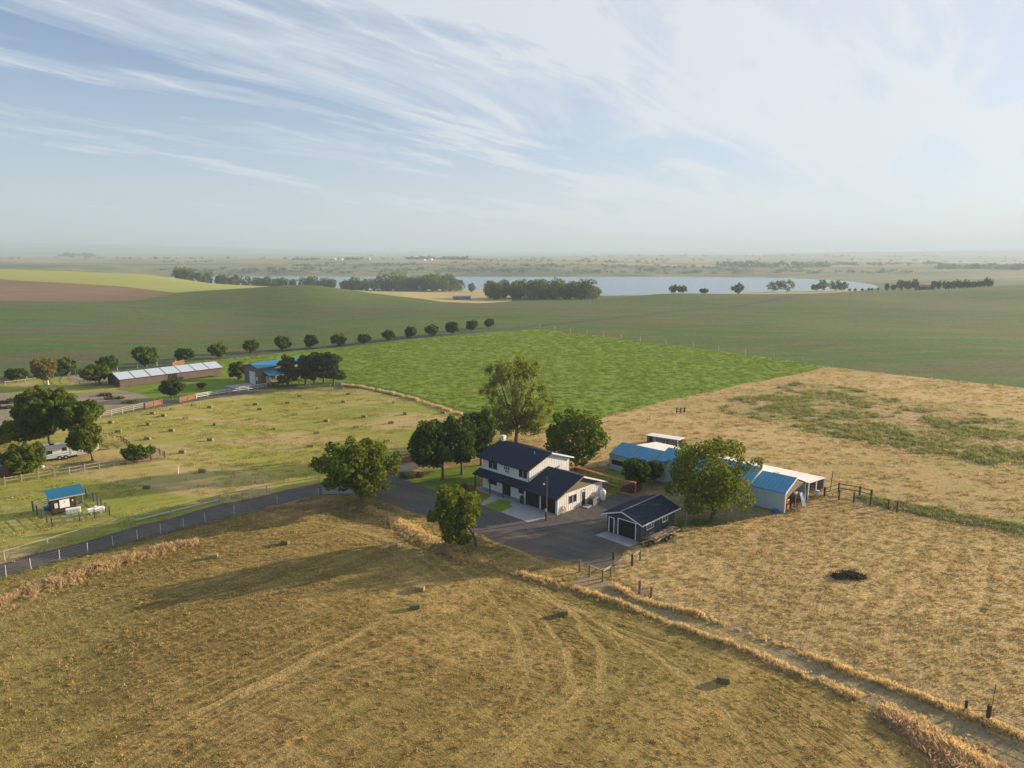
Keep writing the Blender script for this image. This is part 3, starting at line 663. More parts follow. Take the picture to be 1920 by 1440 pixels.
    MB().box(X0+.01, X0+.1, 7.2, 7.45, 3.9, 4.25).build('meter_box', GALV, hp)
    for x in (-16.5, -13.2, -10.35): B(x-.08, x+.08, -.72, -.56, 0, 2.42).build('porch_post', BROWNW, hp)
    B(-16.7, -6.6, -.72, -.56, 2.42-.18+.02, 2.44).build('porch_beam', BROWNW, hp)
    B(-16.6, -16.44, 2.2, 2.36, 0, 4.9).build('porch_post', BROWNW, hp)
    B(-16.4, -6.6, -.75, y0, 0.0, .08).build('porch_slab', G_CONC, hp)
    B(-.1, .0+.1, -.28, -.16, 0, 2.4).build('downpipe', WTRIM, hp)
    B(.02, .12, 9.6, 9.72, 0, 2.6).build('downpipe', WTRIM, hp)
    return hp
HOUSE = farmhouse()
def house_pt(x, y, z=0):
    a = 2.36+math.pi; return (6.46+x*math.cos(a)-y*math.sin(a), 94.15+x*math.sin(a)+y*math.cos(a), z)
HA = 2.36+math.pi
def side_things():
    t = empty('air_conditioner', house_pt(.75, 6.75), HA, label='grey air conditioning unit on the ground by the white end wall', cat='air conditioner')
    B(-.45, .45, -.45, .45, .06, 1.0).build('casing', GREYM, t); MB().tube((0, 0, 1.0), (0, 0, 1.03), .36, n=16).build('fan_grille', DARK, t); B(-.55, .55, -.55, .55, 0, .06).build('pad', G_CONC, t)
    sl = MB()
    for i in range(6): sl.box(-.47, -.45, -.4, .4, .18+i*.12, .24+i*.12); sl.box(-.4, .4, -.47, -.45, .18+i*.12, .24+i*.12)
    sl.build('louvre', DARK, t)
    t = empty('air_conditioner', house_pt(.5, 7.9), HA, label='small white heat pump between the grey unit and the white tank', cat='air conditioner')
    B(-.2, .2, -.4, .4, .08, .75).build('casing', GREYPL, t); MB().tube((.2, 0, .42), (.23, 0, .42), .25, n=14).build('fan_grille', DARK, t); B(-.25, .25, -.5, .5, 0, .08).build('pad', G_CONC, t)
    t = empty('propane_tank', house_pt(.65, 9.2), HA, label='tall white propane tank upright at the back corner of the house', cat='tank')
    mb = MB(); pr = [(.0, .12), (.44, .12), (.46, .3), (.46, 1.3), (.40, 1.5), (.2, 1.62), (0, 1.65)]
    for (ra, za), (rb, zb) in zip(pr, pr[1:]): mb.tube((0, 0, za), (0, 0, zb+1e-4), max(ra, .01), max(rb, .01), 16, False)
    mb.build('shell', WTRIM, t, smooth=True); MB().tube((0, 0, 1.6), (0, 0, 1.78), .13, n=12).build('valve_hood', WTRIM, t); MB().tube((0, 0, 0), (0, 0, .14), .36, n=14).build('foot_ring', GALV, t)
    t = empty('wagon_wheel', house_pt(.12, .75), HA, label='old wooden wagon wheel leaning against the garage corner', cat='wheel')
    mb = MB(); n = 20; r = .52
    for i in range(n):
        a, b = 2*math.pi*i/n, 2*math.pi*(i+1)/n; mb.bar((.1-.1*math.sin(a), r*math.cos(a), .55+r*math.sin(a)), (.1-.1*math.sin(b), r*math.cos(b), .55+r*math.sin(b)), .06, .07)
    mb.build('rim', OLDW, t)
    for i in range(8):
        a = math.pi*2*i/8; MB().bar((.1, 0, .55), (.1-.1*math.sin(a), r*math.cos(a), .55+r*math.sin(a)), .04, .04).build('spoke', OLDW, t)
    MB().tube((.04, 0, .55), (.18, 0, .55), .08).build('hub', OLDW, t)
    t = empty('planter_pot', house_pt(-6.75, -.35), HA, label='dark green shrub in a pot left of the garage doors', cat='potted plant')
    MB().tube((0, 0, 0), (0, 0, .45), .22, .3, 12).build('pot', DKBRN, t)
    c = leaf_blob([(0, 0, .85, .35, .5)], 260, .13, 5); c.parent = t; c.data.materials.append(LEAFD); c.name = 'foliage'
    t = empty('stone_slab', house_pt(.75, 5.4), HA+.2, label='pale flat step slab outside the side door', cat='step'); B(-.5, .5, -.7, .7, 0, .12).build('slab', G_CONC, t, bevel=.03)
    # utility pole
    p = P(1024, 976); t = empty('utility_pole', p, HA, label='dark wooden utility pole standing at the edge of the garage apron', cat='pole')
    MB().tube((0, 0, -.2), (0, 0, 6.2), .15, .11, 10).build('shaft', DKW, t, smooth=False)
    lp = MB().tube((-.1, 0, 5.1), (-.5, 0, 5.2), .025).build('lamp_arm', GALV, t); MB().tube((-.5, 0, 5.22), (-.5, 0, 5.02), .06, .14, 10).build('lamp', GALV, lp)
    B(-.14, .14, -.2, -.1, 1.3, 1.75).build('meter_box', GALV, t)
# ------------------------------------------------------------ leaf machinery
def quads_mesh(name, C, Nn, size, tint, m=None, asp=1.0):
    n = len(C); up = rng.normal(size=(n, 3)); a = np.cross(Nn, up); a /= np.linalg.norm(a, axis=1)[:, None]+1e-9; b = np.cross(Nn, a); b /= np.linalg.norm(b, axis=1)[:, None]+1e-9
    s = size[:, None]; t = (size*asp)[:, None]
    bend = Nn*s*.25
    v = np.stack([C-a*s*.5-b*t*.15, C+a*s*.1-b*t*.5, C+a*s*.55+b*t*.1+bend, C-a*s*.05+b*t*.5], 1).reshape(-1, 3)
    me = bpy.data.meshes.new(name); me.vertices.add(4*n); me.vertices.foreach_set('co', v.ravel())
    me.loops.add(4*n); me.loops.foreach_set('vertex_index', np.arange(4*n)); me.polygons.add(n)
    me.polygons.foreach_set('loop_start', np.arange(0, 4*n, 4)); me.polygons.foreach_set('loop_total', np.full(n, 4))
    at = me.attributes.new('tint', 'FLOAT', 'POINT'); at.data.foreach_set('value', np.repeat(np.clip(tint, 0, 1), 4))
    me.update(calc_edges=True)
    if m: me.materials.append(m)
    return me
def lobes_points(lobes, n, shell=.55, seed=0, flat=0):
    g = np.random.default_rng(seed); L = np.array(lobes, float); w = L[:, 3]**2*L[:, 4]**.0; w = L[:, 3]*L[:, 4]; w /= w.sum()
    k = g.choice(len(L), n, p=w); d = g.normal(size=(n, 3)); d /= np.linalg.norm(d, axis=1)[:, None]
    r = g.uniform(shell, 1, n)**.7*(1+.13*g.normal(size=n)*(g.uniform(size=n) > .6))
    rad = np.column_stack([L[k, 3], L[k, 3], L[k, 4]]); c = L[k, :3]+d*rad*r[:, None]
    keep = np.ones(n, bool)
    for j in range(len(L)):   # drop what lies deep inside another lobe
        q = (c-L[j, :3])/np.array([L[j, 3], L[j, 3], L[j, 4]]); keep &= ~(((q**2).sum(1) < .22) & (k != j))
    nn = d*.9+g.normal(size=(n, 3))*.75; nn[:, 2] += .25; nn /= np.linalg.norm(nn, axis=1)[:, None]
    lt = g.uniform(0, 1, len(L)); tint = lt[k]*.45+g.uniform(0, .55, n)
    return c[keep], nn[keep], tint[keep]
def leaf_blob(lobes, n, size, seed, name='crown'):
    c, nn, t = lobes_points(lobes, n, .3, seed); g = np.random.default_rng(seed)
    me = quads_mesh(name, c, nn, size*g.uniform(.6, 1.4, len(c)), t); o = bpy.data.objects.new(name, me); COL.objects.link(o); return o
LEAFG = leaf_mat('maple_leaves', (.036, .072, .012), (.145, .185, .024), .4)
LEAFL = leaf_mat('walnut_leaves', (.050, .085, .014), (.18, .21, .03), .42)
LEAFD = leaf_mat('dark_linden_leaves', (.022, .050, .012), (.10, .145, .022), .36)
LEAFO = leaf_mat('olive_locust_leaves', (.11, .15, .035), (.25, .28, .085), .5)
LEAFP = leaf_mat('pine_needles', (.030, .055, .018), (.11, .13, .045), .2)
LEAFT = leaf_mat('tan_birch_leaves', (.15, .14, .045), (.26, .21, .08), .4)
LEAFF = leaf_mat('distant_leaves', (.055, .085, .025), (.14, .17, .045), .35)
def trunk_mesh(base_r, h, limbs, lean=(0, 0), seed=0, fork=.35):
    """tapered trunk plus limbs reaching towards the given lobe centres"""
    g = random.Random(seed); mb = MB(); seg = 5; pts = []
    for i in range(seg+1):
        t = i/seg; pts.append(Vector((lean[0]*t*t+g.uniform(-.05, .05)*h*.1*t, lean[1]*t*t+g.uniform(-.05, .05)*h*.1*t, h*t-.15*(i == 0))))
    rs = [base_r*(1.35 if i == 0 else 1-.55*i/seg) for i in range(seg+1)]
    for i in range(seg): mb.tube(pts[i], pts[i+1], rs[i], rs[i+1], 9, False)
    for (lx, ly, lz) in limbs:
        s = pts[g.choice([2, 3, 4, 4, 5])]; e = Vector((lx, ly, lz)); mid = s*.5+e*.5+Vector((0, 0, -.08*(e-s).length)); r = base_r*g.uniform(.28, .5)
        mb.tube(s, mid, r, r*.65, 6, False); mb.tube(mid, e, r*.65, r*.2, 5, False)
        for _ in range(2):
            q = mid+(e-mid)*g.uniform(.2, .7); e2 = q+Vector((g.uniform(-1, 1), g.uniform(-1, 1), g.uniform(.1, 1)))*(e-s).length*.28
            mb.tube(q, e2, r*.3, r*.08, 4, False)
    return mb
def crown_lobes(w, z0, z1, n, seed, top=1.0, irr=.3, cx=0, cy=0, lob=.36):
    n = int(n*1.9); lob *= .74; irr = max(irr, .5)
    g = random.Random(seed); out = []; R_ = w/2; Hh = (z1-z0); zc = z0+Hh*.48
    out.append((cx, cy, zc, R_*.62, Hh*.36))
    for i in range(n):
        a = i*2.399+g.uniform(-.4, .4); t = (i+.5)/n; el = math.asin(max(-1, min(1, 2*t-1)))   # spread over the sphere
        rr = R_*(lob*g.uniform(.75, 1.25)); k = 1-lob*.85+g.uniform(-irr, irr)*.35
        x = cx+R_*k*math.cos(el)*math.cos(a); y = cy+R_*k*math.cos(el)*math.sin(a); z = z0+Hh*.5+Hh*.5*k*math.sin(el)
        if z < z0+Hh*.15: x = cx+(x-cx)*.8; y = cy+(y-cy)*.8
        out.append((x, y, z, rr, rr*g.uniform(.8, 1.15)*min(1, Hh/w+.1)))
        if g.random() < .4: out.append((x*1.12-cx*.12, y*1.12-cy*.12, z+rr*.45, rr*.5, rr*.62))
    return out
def tree(name, label, base, w, ztop, zbot, m, n=7000, leaf=.30, nl=26, seed=1, tr=.25, lean=(0, 0), cat='tree', group=None, off=(0, 0), bark=BARK, lob=.36, irr=.3, lobes=None, limbs=9, th=None, rz=0, loc_z=None):
    t = empty(name, (base[0], base[1], base[2] if len(base) > 2 else h1(base[0], base[1])), rz, label=label, cat=cat, group=group)
    lb = lobes or crown_lobes(w, zbot, ztop, nl, seed, cx=off[0], cy=off[1], lob=lob, irr=irr)
    g = random.Random(seed+50); pick = g.sample(lb, min(limbs, len(lb)))
    hh = th or (zbot+(ztop-zbot)*.35)
    trunk_mesh(tr, hh, [(p[0], p[1], p[2]) for p in pick], lean or (0, 0), seed).build('trunk', bark, t, smooth=True)
    c, nn, ti = lobes_points(lb, n, .5, seed); gg = np.random.default_rng(seed)
    me = quads_mesh('crown', c, nn, leaf*gg.uniform(.6, 1.5, len(c)), ti, m); o = bpy.data.objects.new('crown', me); COL.objects.link(o); o.parent = t
    return t
def px_tree(name, label, bx, by, x0, x1, ty, boty, m, **k):
    """size the tree from its outline in the photograph, standing on its foot"""
    b = P(bx, by); s = mpp(b); tilt = 1/math.cos(PIT+math.atan((by-720)/F))
    w = (x1-x0)*s; dep = w*.5
    zt = (by-ty)*s*tilt; zb = max(.4, (by-boty)*s*tilt-.0)
    # the crown's own depth lifts its far side in the picture and lowers its near side
    tl = math.tan(PIT+math.atan((by-720)/F)); zt2 = zt-dep*.30*tl; zb2 = zb+dep*.12*tl
    off = (((x0+x1)/2-bx)*s, 0)
    return tree(name, label, b, w, zt2, min(zb2, zt2-.6), m, off=off, **k)
side_things()
# near trees
px_tree('maple_tree', 'broad green maple in the dry grass above the road, left of the house', 678, 942, 602, 744, 826, 922, LEAFL, n=9500, leaf=.36, nl=30, seed=3, tr=.24, lob=.30, irr=.6)
px_tree('walnut_tree', 'leaning tree at the edge of the gravel yard in front of the lawn', 893, 1024, 808, 907, 914, 1016, LEAFL, n=6500, leaf=.30, nl=22, seed=5, tr=.20, lean=(-1.6, .4), lob=.32, irr=.6)
px_tree('linden_tree', 'dense dark tree on the front lawn, nearest the road', 830, 899, 766, 852, 785, 880, LEAFD, n=8000, leaf=.30, nl=26, seed=7, tr=.24, lob=.33)
px_tree('linden_tree', 'dark tree in the middle of the three beside the left end of the house', 866, 890, 822, 896, 776, 876, LEAFD, n=7000, leaf=.30, nl=24, seed=8, tr=.22, lob=.33)
px_tree('linden_tree', 'tallest dark tree rising just behind the left end of the house roof', 902, 872, 868, 930, 763, 858, LEAFD, n=7000, leaf=.30, nl=24, seed=9, tr=.22, lob=.33)
px_tree('round_maple', 'large dense round dark green tree behind the right end of the house', 1080, 883, 1020, 1136, 773, 868, LEAFG, n=10500, leaf=.32, nl=34, seed=11, tr=.28, lob=.30)
px_tree('ash_tree', 'big green tree standing between the slate garage and the blue barn', 1336, 973, 1244, 1404, 829, 955, LEAFL, n=12000, leaf=.28, nl=34, seed=13, tr=.27, lob=.30, irr=.8)
# tall locust: airy upswept plumes
def locust():
    b = P(968, 830); s = mpp(b); hgt_ = 150*s*1.03; g = random.Random(4); lb = []
    for i in range(120):
        t = g.random()**1.05; a = g.uniform(0, 6.28); rr = (.35+.65*math.sin(math.pi*min(1, .15+.70*t)))*66*s*g.uniform(.3, 1.0)
        z = hgt_*(.17+.80*t); k_ = g.uniform(.55, 1.15); lb.append((rr*math.cos(a)-(.3 if t > .6 else 0), rr*math.sin(a), z, k_, k_*g.uniform(1.1, 1.7)))
    lb += [(6.3, 0, hgt_*.40, .8, 1.2), (6.8, -1, hgt_*.52, .9, 1.4), (-5.5, 1, hgt_*.66, .9, 1.2), (-3, 0, hgt_*.9, .9, 1.1), (-.5, 0, hgt_*.93, 1.2, 1.1)]
    t = empty('locust_tree', b, 0, label='tall airy olive-green tree behind the house, the tallest of all', cat='tree')
    mb = trunk_mesh(.36, hgt_*.42, [(p[0], p[1], p[2]) for p in lb[::2]], (.3, 0), 6); mb.build('trunk', BARK, t, smooth=True)
    c, nn, ti = lobes_points(lb, 22000, .1, 6); gg = np.random.default_rng(2)
    me = quads_mesh('crown', c, nn, .26*gg.uniform(.6, 1.5, len(c)), ti, LEAFO); o = bpy.data.objects.new('crown', me); COL.objects.link(o); o.parent = t
locust()
px_tree('ornamental_tree', 'small dark round tree over the red mulch bed', 1186, 916, 1163, 1216, 856, 905, LEAFD, n=4200, leaf=.24, nl=16, seed=17, tr=.14)
px_tree('ornamental_tree', 'small dark tree against the blue barn wall, right of the mulch bed', 1218, 906, 1200, 1241, 861, 899, LEAFD, n=3200, leaf=.24, nl=14, seed=18, tr=.12)
# left cluster
px_tree('elm_tree', 'large dark round tree, rearmost of the clump above the camper', 95, 846, 44, 140, 729, 800, LEAFG, n=9500, leaf=.42, nl=30, seed=21, tr=.3, lob=.30)
px_tree('elm_tree', 'dark round tree right of the biggest one above the camper', 152, 846, 110, 191, 750, 806, LEAFG, n=8000, leaf=.40, nl=26, seed=22, tr=.26)
px_tree('elm_tree', 'upright tree with a bent bare trunk at the right end of the camper', 174, 864, 134, 193, 792, 846, LEAFL, n=6500, leaf=.36, nl=22, seed=23, tr=.18, lean=(-1.2, 0))
px_tree('spreading_tree', 'low spreading tree behind the camper at the left edge', 50, 842, 0, 108, 786, 824, LEAFL, n=8000, leaf=.38, nl=26, seed=24, tr=.22)
px_tree('round_shrub', 'bright green round small tree at the left end of the camper', 42, 889, 9, 83, 833, 889, LEAFL, n=6500, leaf=.30, nl=22, seed=25, tr=.13, lob=.30)
px_tree('round_shrub', 'low rounded bush inside the fence corner right of the camper', 255, 864, 229, 287, 835, 864, LEAFG, n=3600, leaf=.34, nl=14, seed=26, tr=.08, cat='bush')
px_tree('spreading_tree', 'large leafy branches of a tree cut by the left edge of the photo', -14, 838, -60, 30, 800, 842, LEAFL, n=4500, leaf=.38, nl=18, seed=27, tr=.2)
# mid distance
px_tree('yard_tree', 'dark bushy conical tree on the lawn in front of the long barn', 322, 747, 303, 344, 710, 742, LEAFD, n=3600, leaf=.42, nl=16, seed=31, tr=.2)
px_tree('pine_tree', 'flat-topped pine at the left end of the long barn', 187, 721, 157, 207, 683, 714, LEAFG, n=4200, leaf=.5, nl=18, seed=32, tr=.25)
px_tree('birch_tree', 'tan-leaved tree with a pale trunk in the far left paddock', 90, 722, 64, 106, 668, 712, LEAFT, n=4200, leaf=.42, nl=18, seed=33, tr=.28, bark=PBARK)
px_tree('willow_tree', 'dark drooping tree just left of the teal-roofed barn', 447, 711, 432, 462, 679, 709, LEAFG, n=2600, leaf=.42, nl=12, seed=34, tr=.2)
px_tree('round_shrub', 'small dark round bush on the lawn between tree and gravel', 377, 729, 369, 385, 718, 729, LEAFD, n=900, leaf=.35, nl=8, seed=35, tr=.05, cat='bush')
def pine(bx, by, x0, x1, ty, seed, label):
    b = P(bx, by); s = mpp(b); w = (x1-x0)*s; hh = (by-ty)*s*1.02; g = random.Random(seed); lb = []
    for i in range(24):
        t = g.random(); a = i*2.4; r = w/2*(1-.55*t)*g.uniform(.45, .85); lb.append((r*math.cos(a)+((x0+x1)/2-bx)*s*t, r*math.sin(a), hh*(.20+.74*t), w*.16*g.uniform(.7, 1.3), hh*.055*g.uniform(.8, 1.4)))
    lb.append((((x0+x1)/2-bx)*s, 0, hh*.55, w*.22, hh*.35))
    return tree('pine_tree', label, b, w, hh, 1, LEAFP, n=3600, leaf=.42, seed=seed, tr=.26, lobes=lb, limbs=12, th=hh*.85)
for a in ((540, 722, 517, 568, 664, 41, 'dark pine closest to the teal-roofed barn'), (573, 721, 555, 592, 665, 42, 'second pine from the teal-roofed barn, in the dark clump'),
          (590, 719, 570, 612, 661, 43, 'middle pine of the dark clump by the barn'), (607, 719, 588, 630, 660, 44, 'fourth pine of the clump, crown touching the last one'),
          (626, 724, 600, 650, 658, 45, 'rightmost pine of the clump with bare reaching side branches')): pine(*a)
# the planted row along the track
ROW = [(917, 615, 907, 928, 597), (885, 620, 873, 896, 601), (847, 627, 835, 860, 603), (810, 631, 798, 824, 608), (769, 634, 757, 783, 612), (729, 640, 716, 742, 619), (683, 646, 671, 695, 626), (635, 649, 620, 650, 625),
       (582, 653, 569, 596, 627), (530, 657, 515, 546, 631), (471, 663, 457, 486, 637), (409, 672, 393, 426, 643), (345, 679, 328, 363, 653), (274, 688, 253, 297, 651), (203, 697, 183, 219, 667), (123, 703, 104, 142, 670), (31, 716, 11, 51, 690)]
ORD = ['first', 'second', 'third', 'fourth', 'fifth', 'sixth', 'seventh', 'eighth', 'ninth', 'tenth', 'eleventh', 'twelfth', 'thirteenth', 'fourteenth', 'fifteenth', 'sixteenth', 'seventeenth']
protos = []
for i, (bx, by, x0, x1, ty) in enumerate(ROW):
    lab = f'round dark green tree, {ORD[i]} from the far right end of the planted track row'
    if i < 4:
        t = px_tree('row_tree', lab, bx, by, x0, x1, ty, by-3, LEAFG if i % 2 else LEAFD, n=1900, leaf=.55, nl=16, seed=60+i, tr=.2, group='trees planted in a row along the track'); t['w_'] = 1; protos.append((t, (x1-x0)*mpp(P(bx, by)), (by-ty)*mpp(P(bx, by))))
    else:
        pt, w0, h0 = protos[i % 4]; b = P(bx, by); s = mpp(b); c = copy_tree(pt); c.location = b; k = (x1-x0)*s/w0; c.scale = (k, k*random.uniform(.85, 1.1), (by-ty)*s/h0); c.rotation_euler.z = i*1.7; c['label'] = lab
for t, _, _ in protos: del t['w_']
for o in list(bpy.data.objects):
    if 'w_' in o: del o['w_']
# ------------------------------------------------------------ far woods
def wood(name, label, edge, seed, hmin, hmax, n_each, leaf, m=LEAFF, cat='woodland', sc=1.0):
    g = random.Random(seed); C, NN, T, S_ = [], [], [], []
    tr = MB()
    for (px, Y) in edge:
        p = Q(px, Y); hh = g.uniform(hmin, hmax); w = hh*g.uniform(.6, .95)
        lb = [(p.x+g.uniform(-1, 1)*w*.3, p.y+g.uniform(-1, 1)*w*.3, p.z+hh*g.uniform(.3, .85), w*g.uniform(.2, .36), hh*g.uniform(.12, .2)) for _ in range(7)]
        lb.append((p.x, p.y, p.z+hh*.45, w*.42, hh*.42))
        c, nn, t = lobes_points(lb, n_each, .55, g.randint(0, 99999)); C.append(c); NN.append(nn); T.append(t*.7+g.uniform(0, .3))
        tr.tube((p.x, p.y, p.z-.5), (p.x, p.y, p.z+hh*.5), .5, .25, 5, False)
    C = np.concatenate(C); NN = np.concatenate(NN); T = np.concatenate(T); g2 = np.random.default_rng(seed)
    t = empty(name, Q(*edge[0])*0, 0, label=label, cat=cat)
    me = quads_mesh('crowns', C, NN, leaf*g2.uniform(.6, 1.5, len(C)), T, m); o = bpy.data.objects.new('crowns', me); COL.objects.link(o); o.parent = t; tag(o, kind='stuff')
    k = tr.build('trunks', BARK, t); tag(k, kind='stuff')
gw = random.Random(5)
eA = []
for _ in range(120):
    px = gw.uniform(348, 868); Y = 1010-20*(px > 560)+gw.uniform(-10, 70); eA.append((px, Y))
wood('shore_wood', 'long line of green trees along the near lake shore, left of centre', eA, 71, 12, 19, 420, 1.6)
wood('shore_wood', 'taller clump of trees at the right end of the long lakeside line', [(gw.uniform(720, 850), gw.uniform(960, 1060)) for _ in range(34)], 72, 19, 26, 520, 1.6)
wood('lakeside_grove', 'dense grove of trees standing alone before the lake, at the centre', [(gw.uniform(915, 1118), gw.uniform(650, 720)) for _ in range(52)]+[(gw.uniform(1000, 1100), gw.uniform(720, 780)) for _ in range(22)], 73, 13, 20, 800, 1.1)
def far_tree(name, label, px, Y, w, h, n=700, seed=0, cat='tree', m=LEAFF, leaf=1.0):
    p = Q(px, Y); return tree(name, label, p, w, h, .8, m, n=n, leaf=leaf, nl=10, seed=seed, tr=.25, limbs=4, cat=cat)
far_tree('lone_tree', 'small lone tree between the two lakeside woods', 886, 950, 11, 12, 900, 81)
for i, (px, Y, w, h, lab) in enumerate([(1256, 690, 9, 8, 'left half of the low round pair of trees on the hill crest before the lake'), (1271, 690, 10, 7.5, 'right half of the low round pair of trees on the hill crest before the lake'),
        (1311, 700, 8, 5, 'tiny round tree on the crest right of the low pair'), (1373, 655, 11, 10, 'squat dark tree alone on the gold strip of the crest'),
        (1441, 800, 17, 13, 'left crown of the wide dark clump before the lake'), (1463, 800, 17, 14, 'right crown of the wide dark clump before the lake'),
        (1516, 820, 10, 8, 'small dark tree left of a taller one near the lake'), (1528, 820, 11, 13, 'upright dark tree beside the far gold field'), (1551, 800, 15, 12, 'wide dark tree at the head of the dark farm lane'),
        (1565, 800, 13, 10, 'lighter green tree right of the wide dark one by the farm lane'),
        (1646, 770, 5, 8, 'small pale pointed tree standing alone left of the distant farmstead'), (1671, 770, 9, 12, 'leftmost tall tree at the distant farmstead'), (1684, 765, 8, 11, 'second tall tree at the distant farmstead'),
        (1697, 765, 8, 12, 'third tall tree at the distant farmstead, left of the red roof'), (1658, 770, 6, 6, 'low conifer left of the distant farmstead'), (1731, 760, 5, 10, 'pointed tree right of the distant red-roofed house'), (1741, 760, 6, 9, 'second pointed tree right of the distant red-roofed house')]):
    far_tree('crest_tree', lab, px, Y, w, h, 800, 90+i)
wr = None
for i in range(14):
    px = 1752+i*6.4; Y = 745; p = Q(px, Y); lab = f'dark windbreak tree on the right-hand crest, {ORD[i]} from the left'
    if wr is None: wr = tree('windbreak_tree', lab, p, 6.5, 8.5, .6, LEAFF, n=500, leaf=.9, nl=8, seed=120, tr=.2, limbs=3, group='windbreak trees on the right crest')
    else:
        c = copy_tree(wr); c.location = p; c['label'] = lab; k = random.uniform(.8, 1.15); c.scale = (k, k, random.uniform(.75, 1.15)); c.rotation_euler.z = i
sh_ = None
for i, px in enumerate((1578, 1588, 1601, 1613, 1619, 1630)):
    p = Q(px, 760+i*3)
    if sh_ is None: sh_ = tree('young_tree', 'young yellow-green tree, first from left in the short line by the far farmstead', p, 3, 3.6, .4, LEAFL, n=220, leaf=.6, nl=6, seed=140, tr=.1, limbs=2, group='young trees left of the far farmstead')
    else: c = copy_tree(sh_); c.location = p; c['label'] = f'young yellow-green tree, {ORD[i]} from left in the short line by the far farmstead'
# scattered far vegetation beyond the lake, one mass
def far_masses():
    g = random.Random(9); C, NN, T, Z = [], [], [], []
    def put(px, Y, w, h, n):
        p = Q(px, Y); lb = [(p.x+g.uniform(-.5, .5)*w, p.y+g.uniform(-.3, .3)*w, p.z+h*g.uniform(.2, .6), w*.3, h*.4) for _ in range(3)]
        c, nn, t = lobes_points(lb, n, .4, g.randint(0, 9999)); C.append(c); NN.append(nn); T.append(t); Z.append(np.full(len(c), h*.28))
    for i in range(190): put(g.uniform(300, 1680), 1800+g.uniform(0, 140)+abs(g.gauss(0, 40)), g.uniform(14, 34), g.uniform(5, 9), 60)
    for (a, b, Y, n, h) in ((560, 700, 2750, 40, 11), (770, 880, 2700, 60, 13), (880, 1240, 2500, 60, 7), (1335, 1460, 2350, 60, 14), (1470, 1535, 2350, 34, 14), (1548, 1640, 2500, 34, 9), (1740, 1840, 2200, 50, 14), (1845, 1900, 2100, 34, 16), (1640, 1740, 2500, 22, 10), (1900, 2050, 2300, 30, 10),
                           (140, 210, 4300, 30, 22), (320, 430, 2500, 16, 6), (560, 1500, 2150, 150, 8), (0, 1900, 3300, 90, 11), (700, 1900, 5200, 60, 16)):
        for _ in range(n): put(g.uniform(a, b), Y*g.uniform(.95, 1.06), h*g.uniform(1.2, 2.6), h*g.uniform(.6, 1.1), 46)
    C = np.concatenate(C); NN = np.concatenate(NN); T = np.concatenate(T); Z = np.concatenate(Z)
    me = quads_mesh('far_shore_trees', C, NN, Z*rng.uniform(.8, 1.5, len(C)), T, LEAFF); o = bpy.data.objects.new('far_shore_trees', me); COL.objects.link(o)
    tag(o, 'hazy dark trees and scrub scattered over the land beyond the lake', 'distant trees', kind='stuff')
far_masses()
# far houses beyond the lake and on the crest
def far_house(px, Y, w, d, h, lab, wall=WHITE, roof=GREYM, rz=.4, grp=None):
    p = Q(px, Y); t = empty('distant_house', p, rz, label=lab, cat='house', group=grp)
    B(-w/2, w/2, -d/2, d/2, -.5, h).build('wall', wall, t)
    mb = MB(); mb.slab([(-w/2-.4, -d/2-.4, h), (w/2+.4, -d/2-.4, h), (w/2+.4, 0, h+d*.25), (-w/2-.4, 0, h+d*.25)], .2); mb.slab([(-w/2-.4, 0, h+d*.25), (w/2+.4, 0, h+d*.25), (w/2+.4, d/2+.4, h), (-w/2-.4, d/2+.4, h)], .2)
    mb.build('roof', roof, t)
    for k in (-.3, .3): B(w*k-.6, w*k+.6, -d/2-.05, -d/2, 1, 2.3).build('window', GLASS, t)
far_house(1714, 775, 15, 9, 3.4, 'low distant house with a red-brown roof among trees on the right crest', GABLE, RUST, .15)
far_house(1728, 800, 17, 9, 3.6, 'long pale-roofed building behind the distant red-roofed house', WHITE, WROOF, .1)
FH = sorted(((651, 2700), (637, 2680), (721, 2650), (783, 2420), (800, 2480), (1002, 2500), (133, 3800), (615, 2750), (625, 2780), (812, 2500), (1553, 1900), (1390, 2350), (700, 2620)))
for i, (px, Y) in enumerate(FH):
    far_house(px, Y, 13, 9, 4, f'tiny pale house beyond the lake, {ORD[i]} counting from the left', WHITE, WROOF if i % 2 else GREYM, .3*i, 'tiny pale houses beyond the lake')
# low boathouse by the pond edge between the woods
far_house(868, 660, 16, 5, 2.2, 'long low dark shed between the two lakeside woods', GREYM, GREYM, .05)
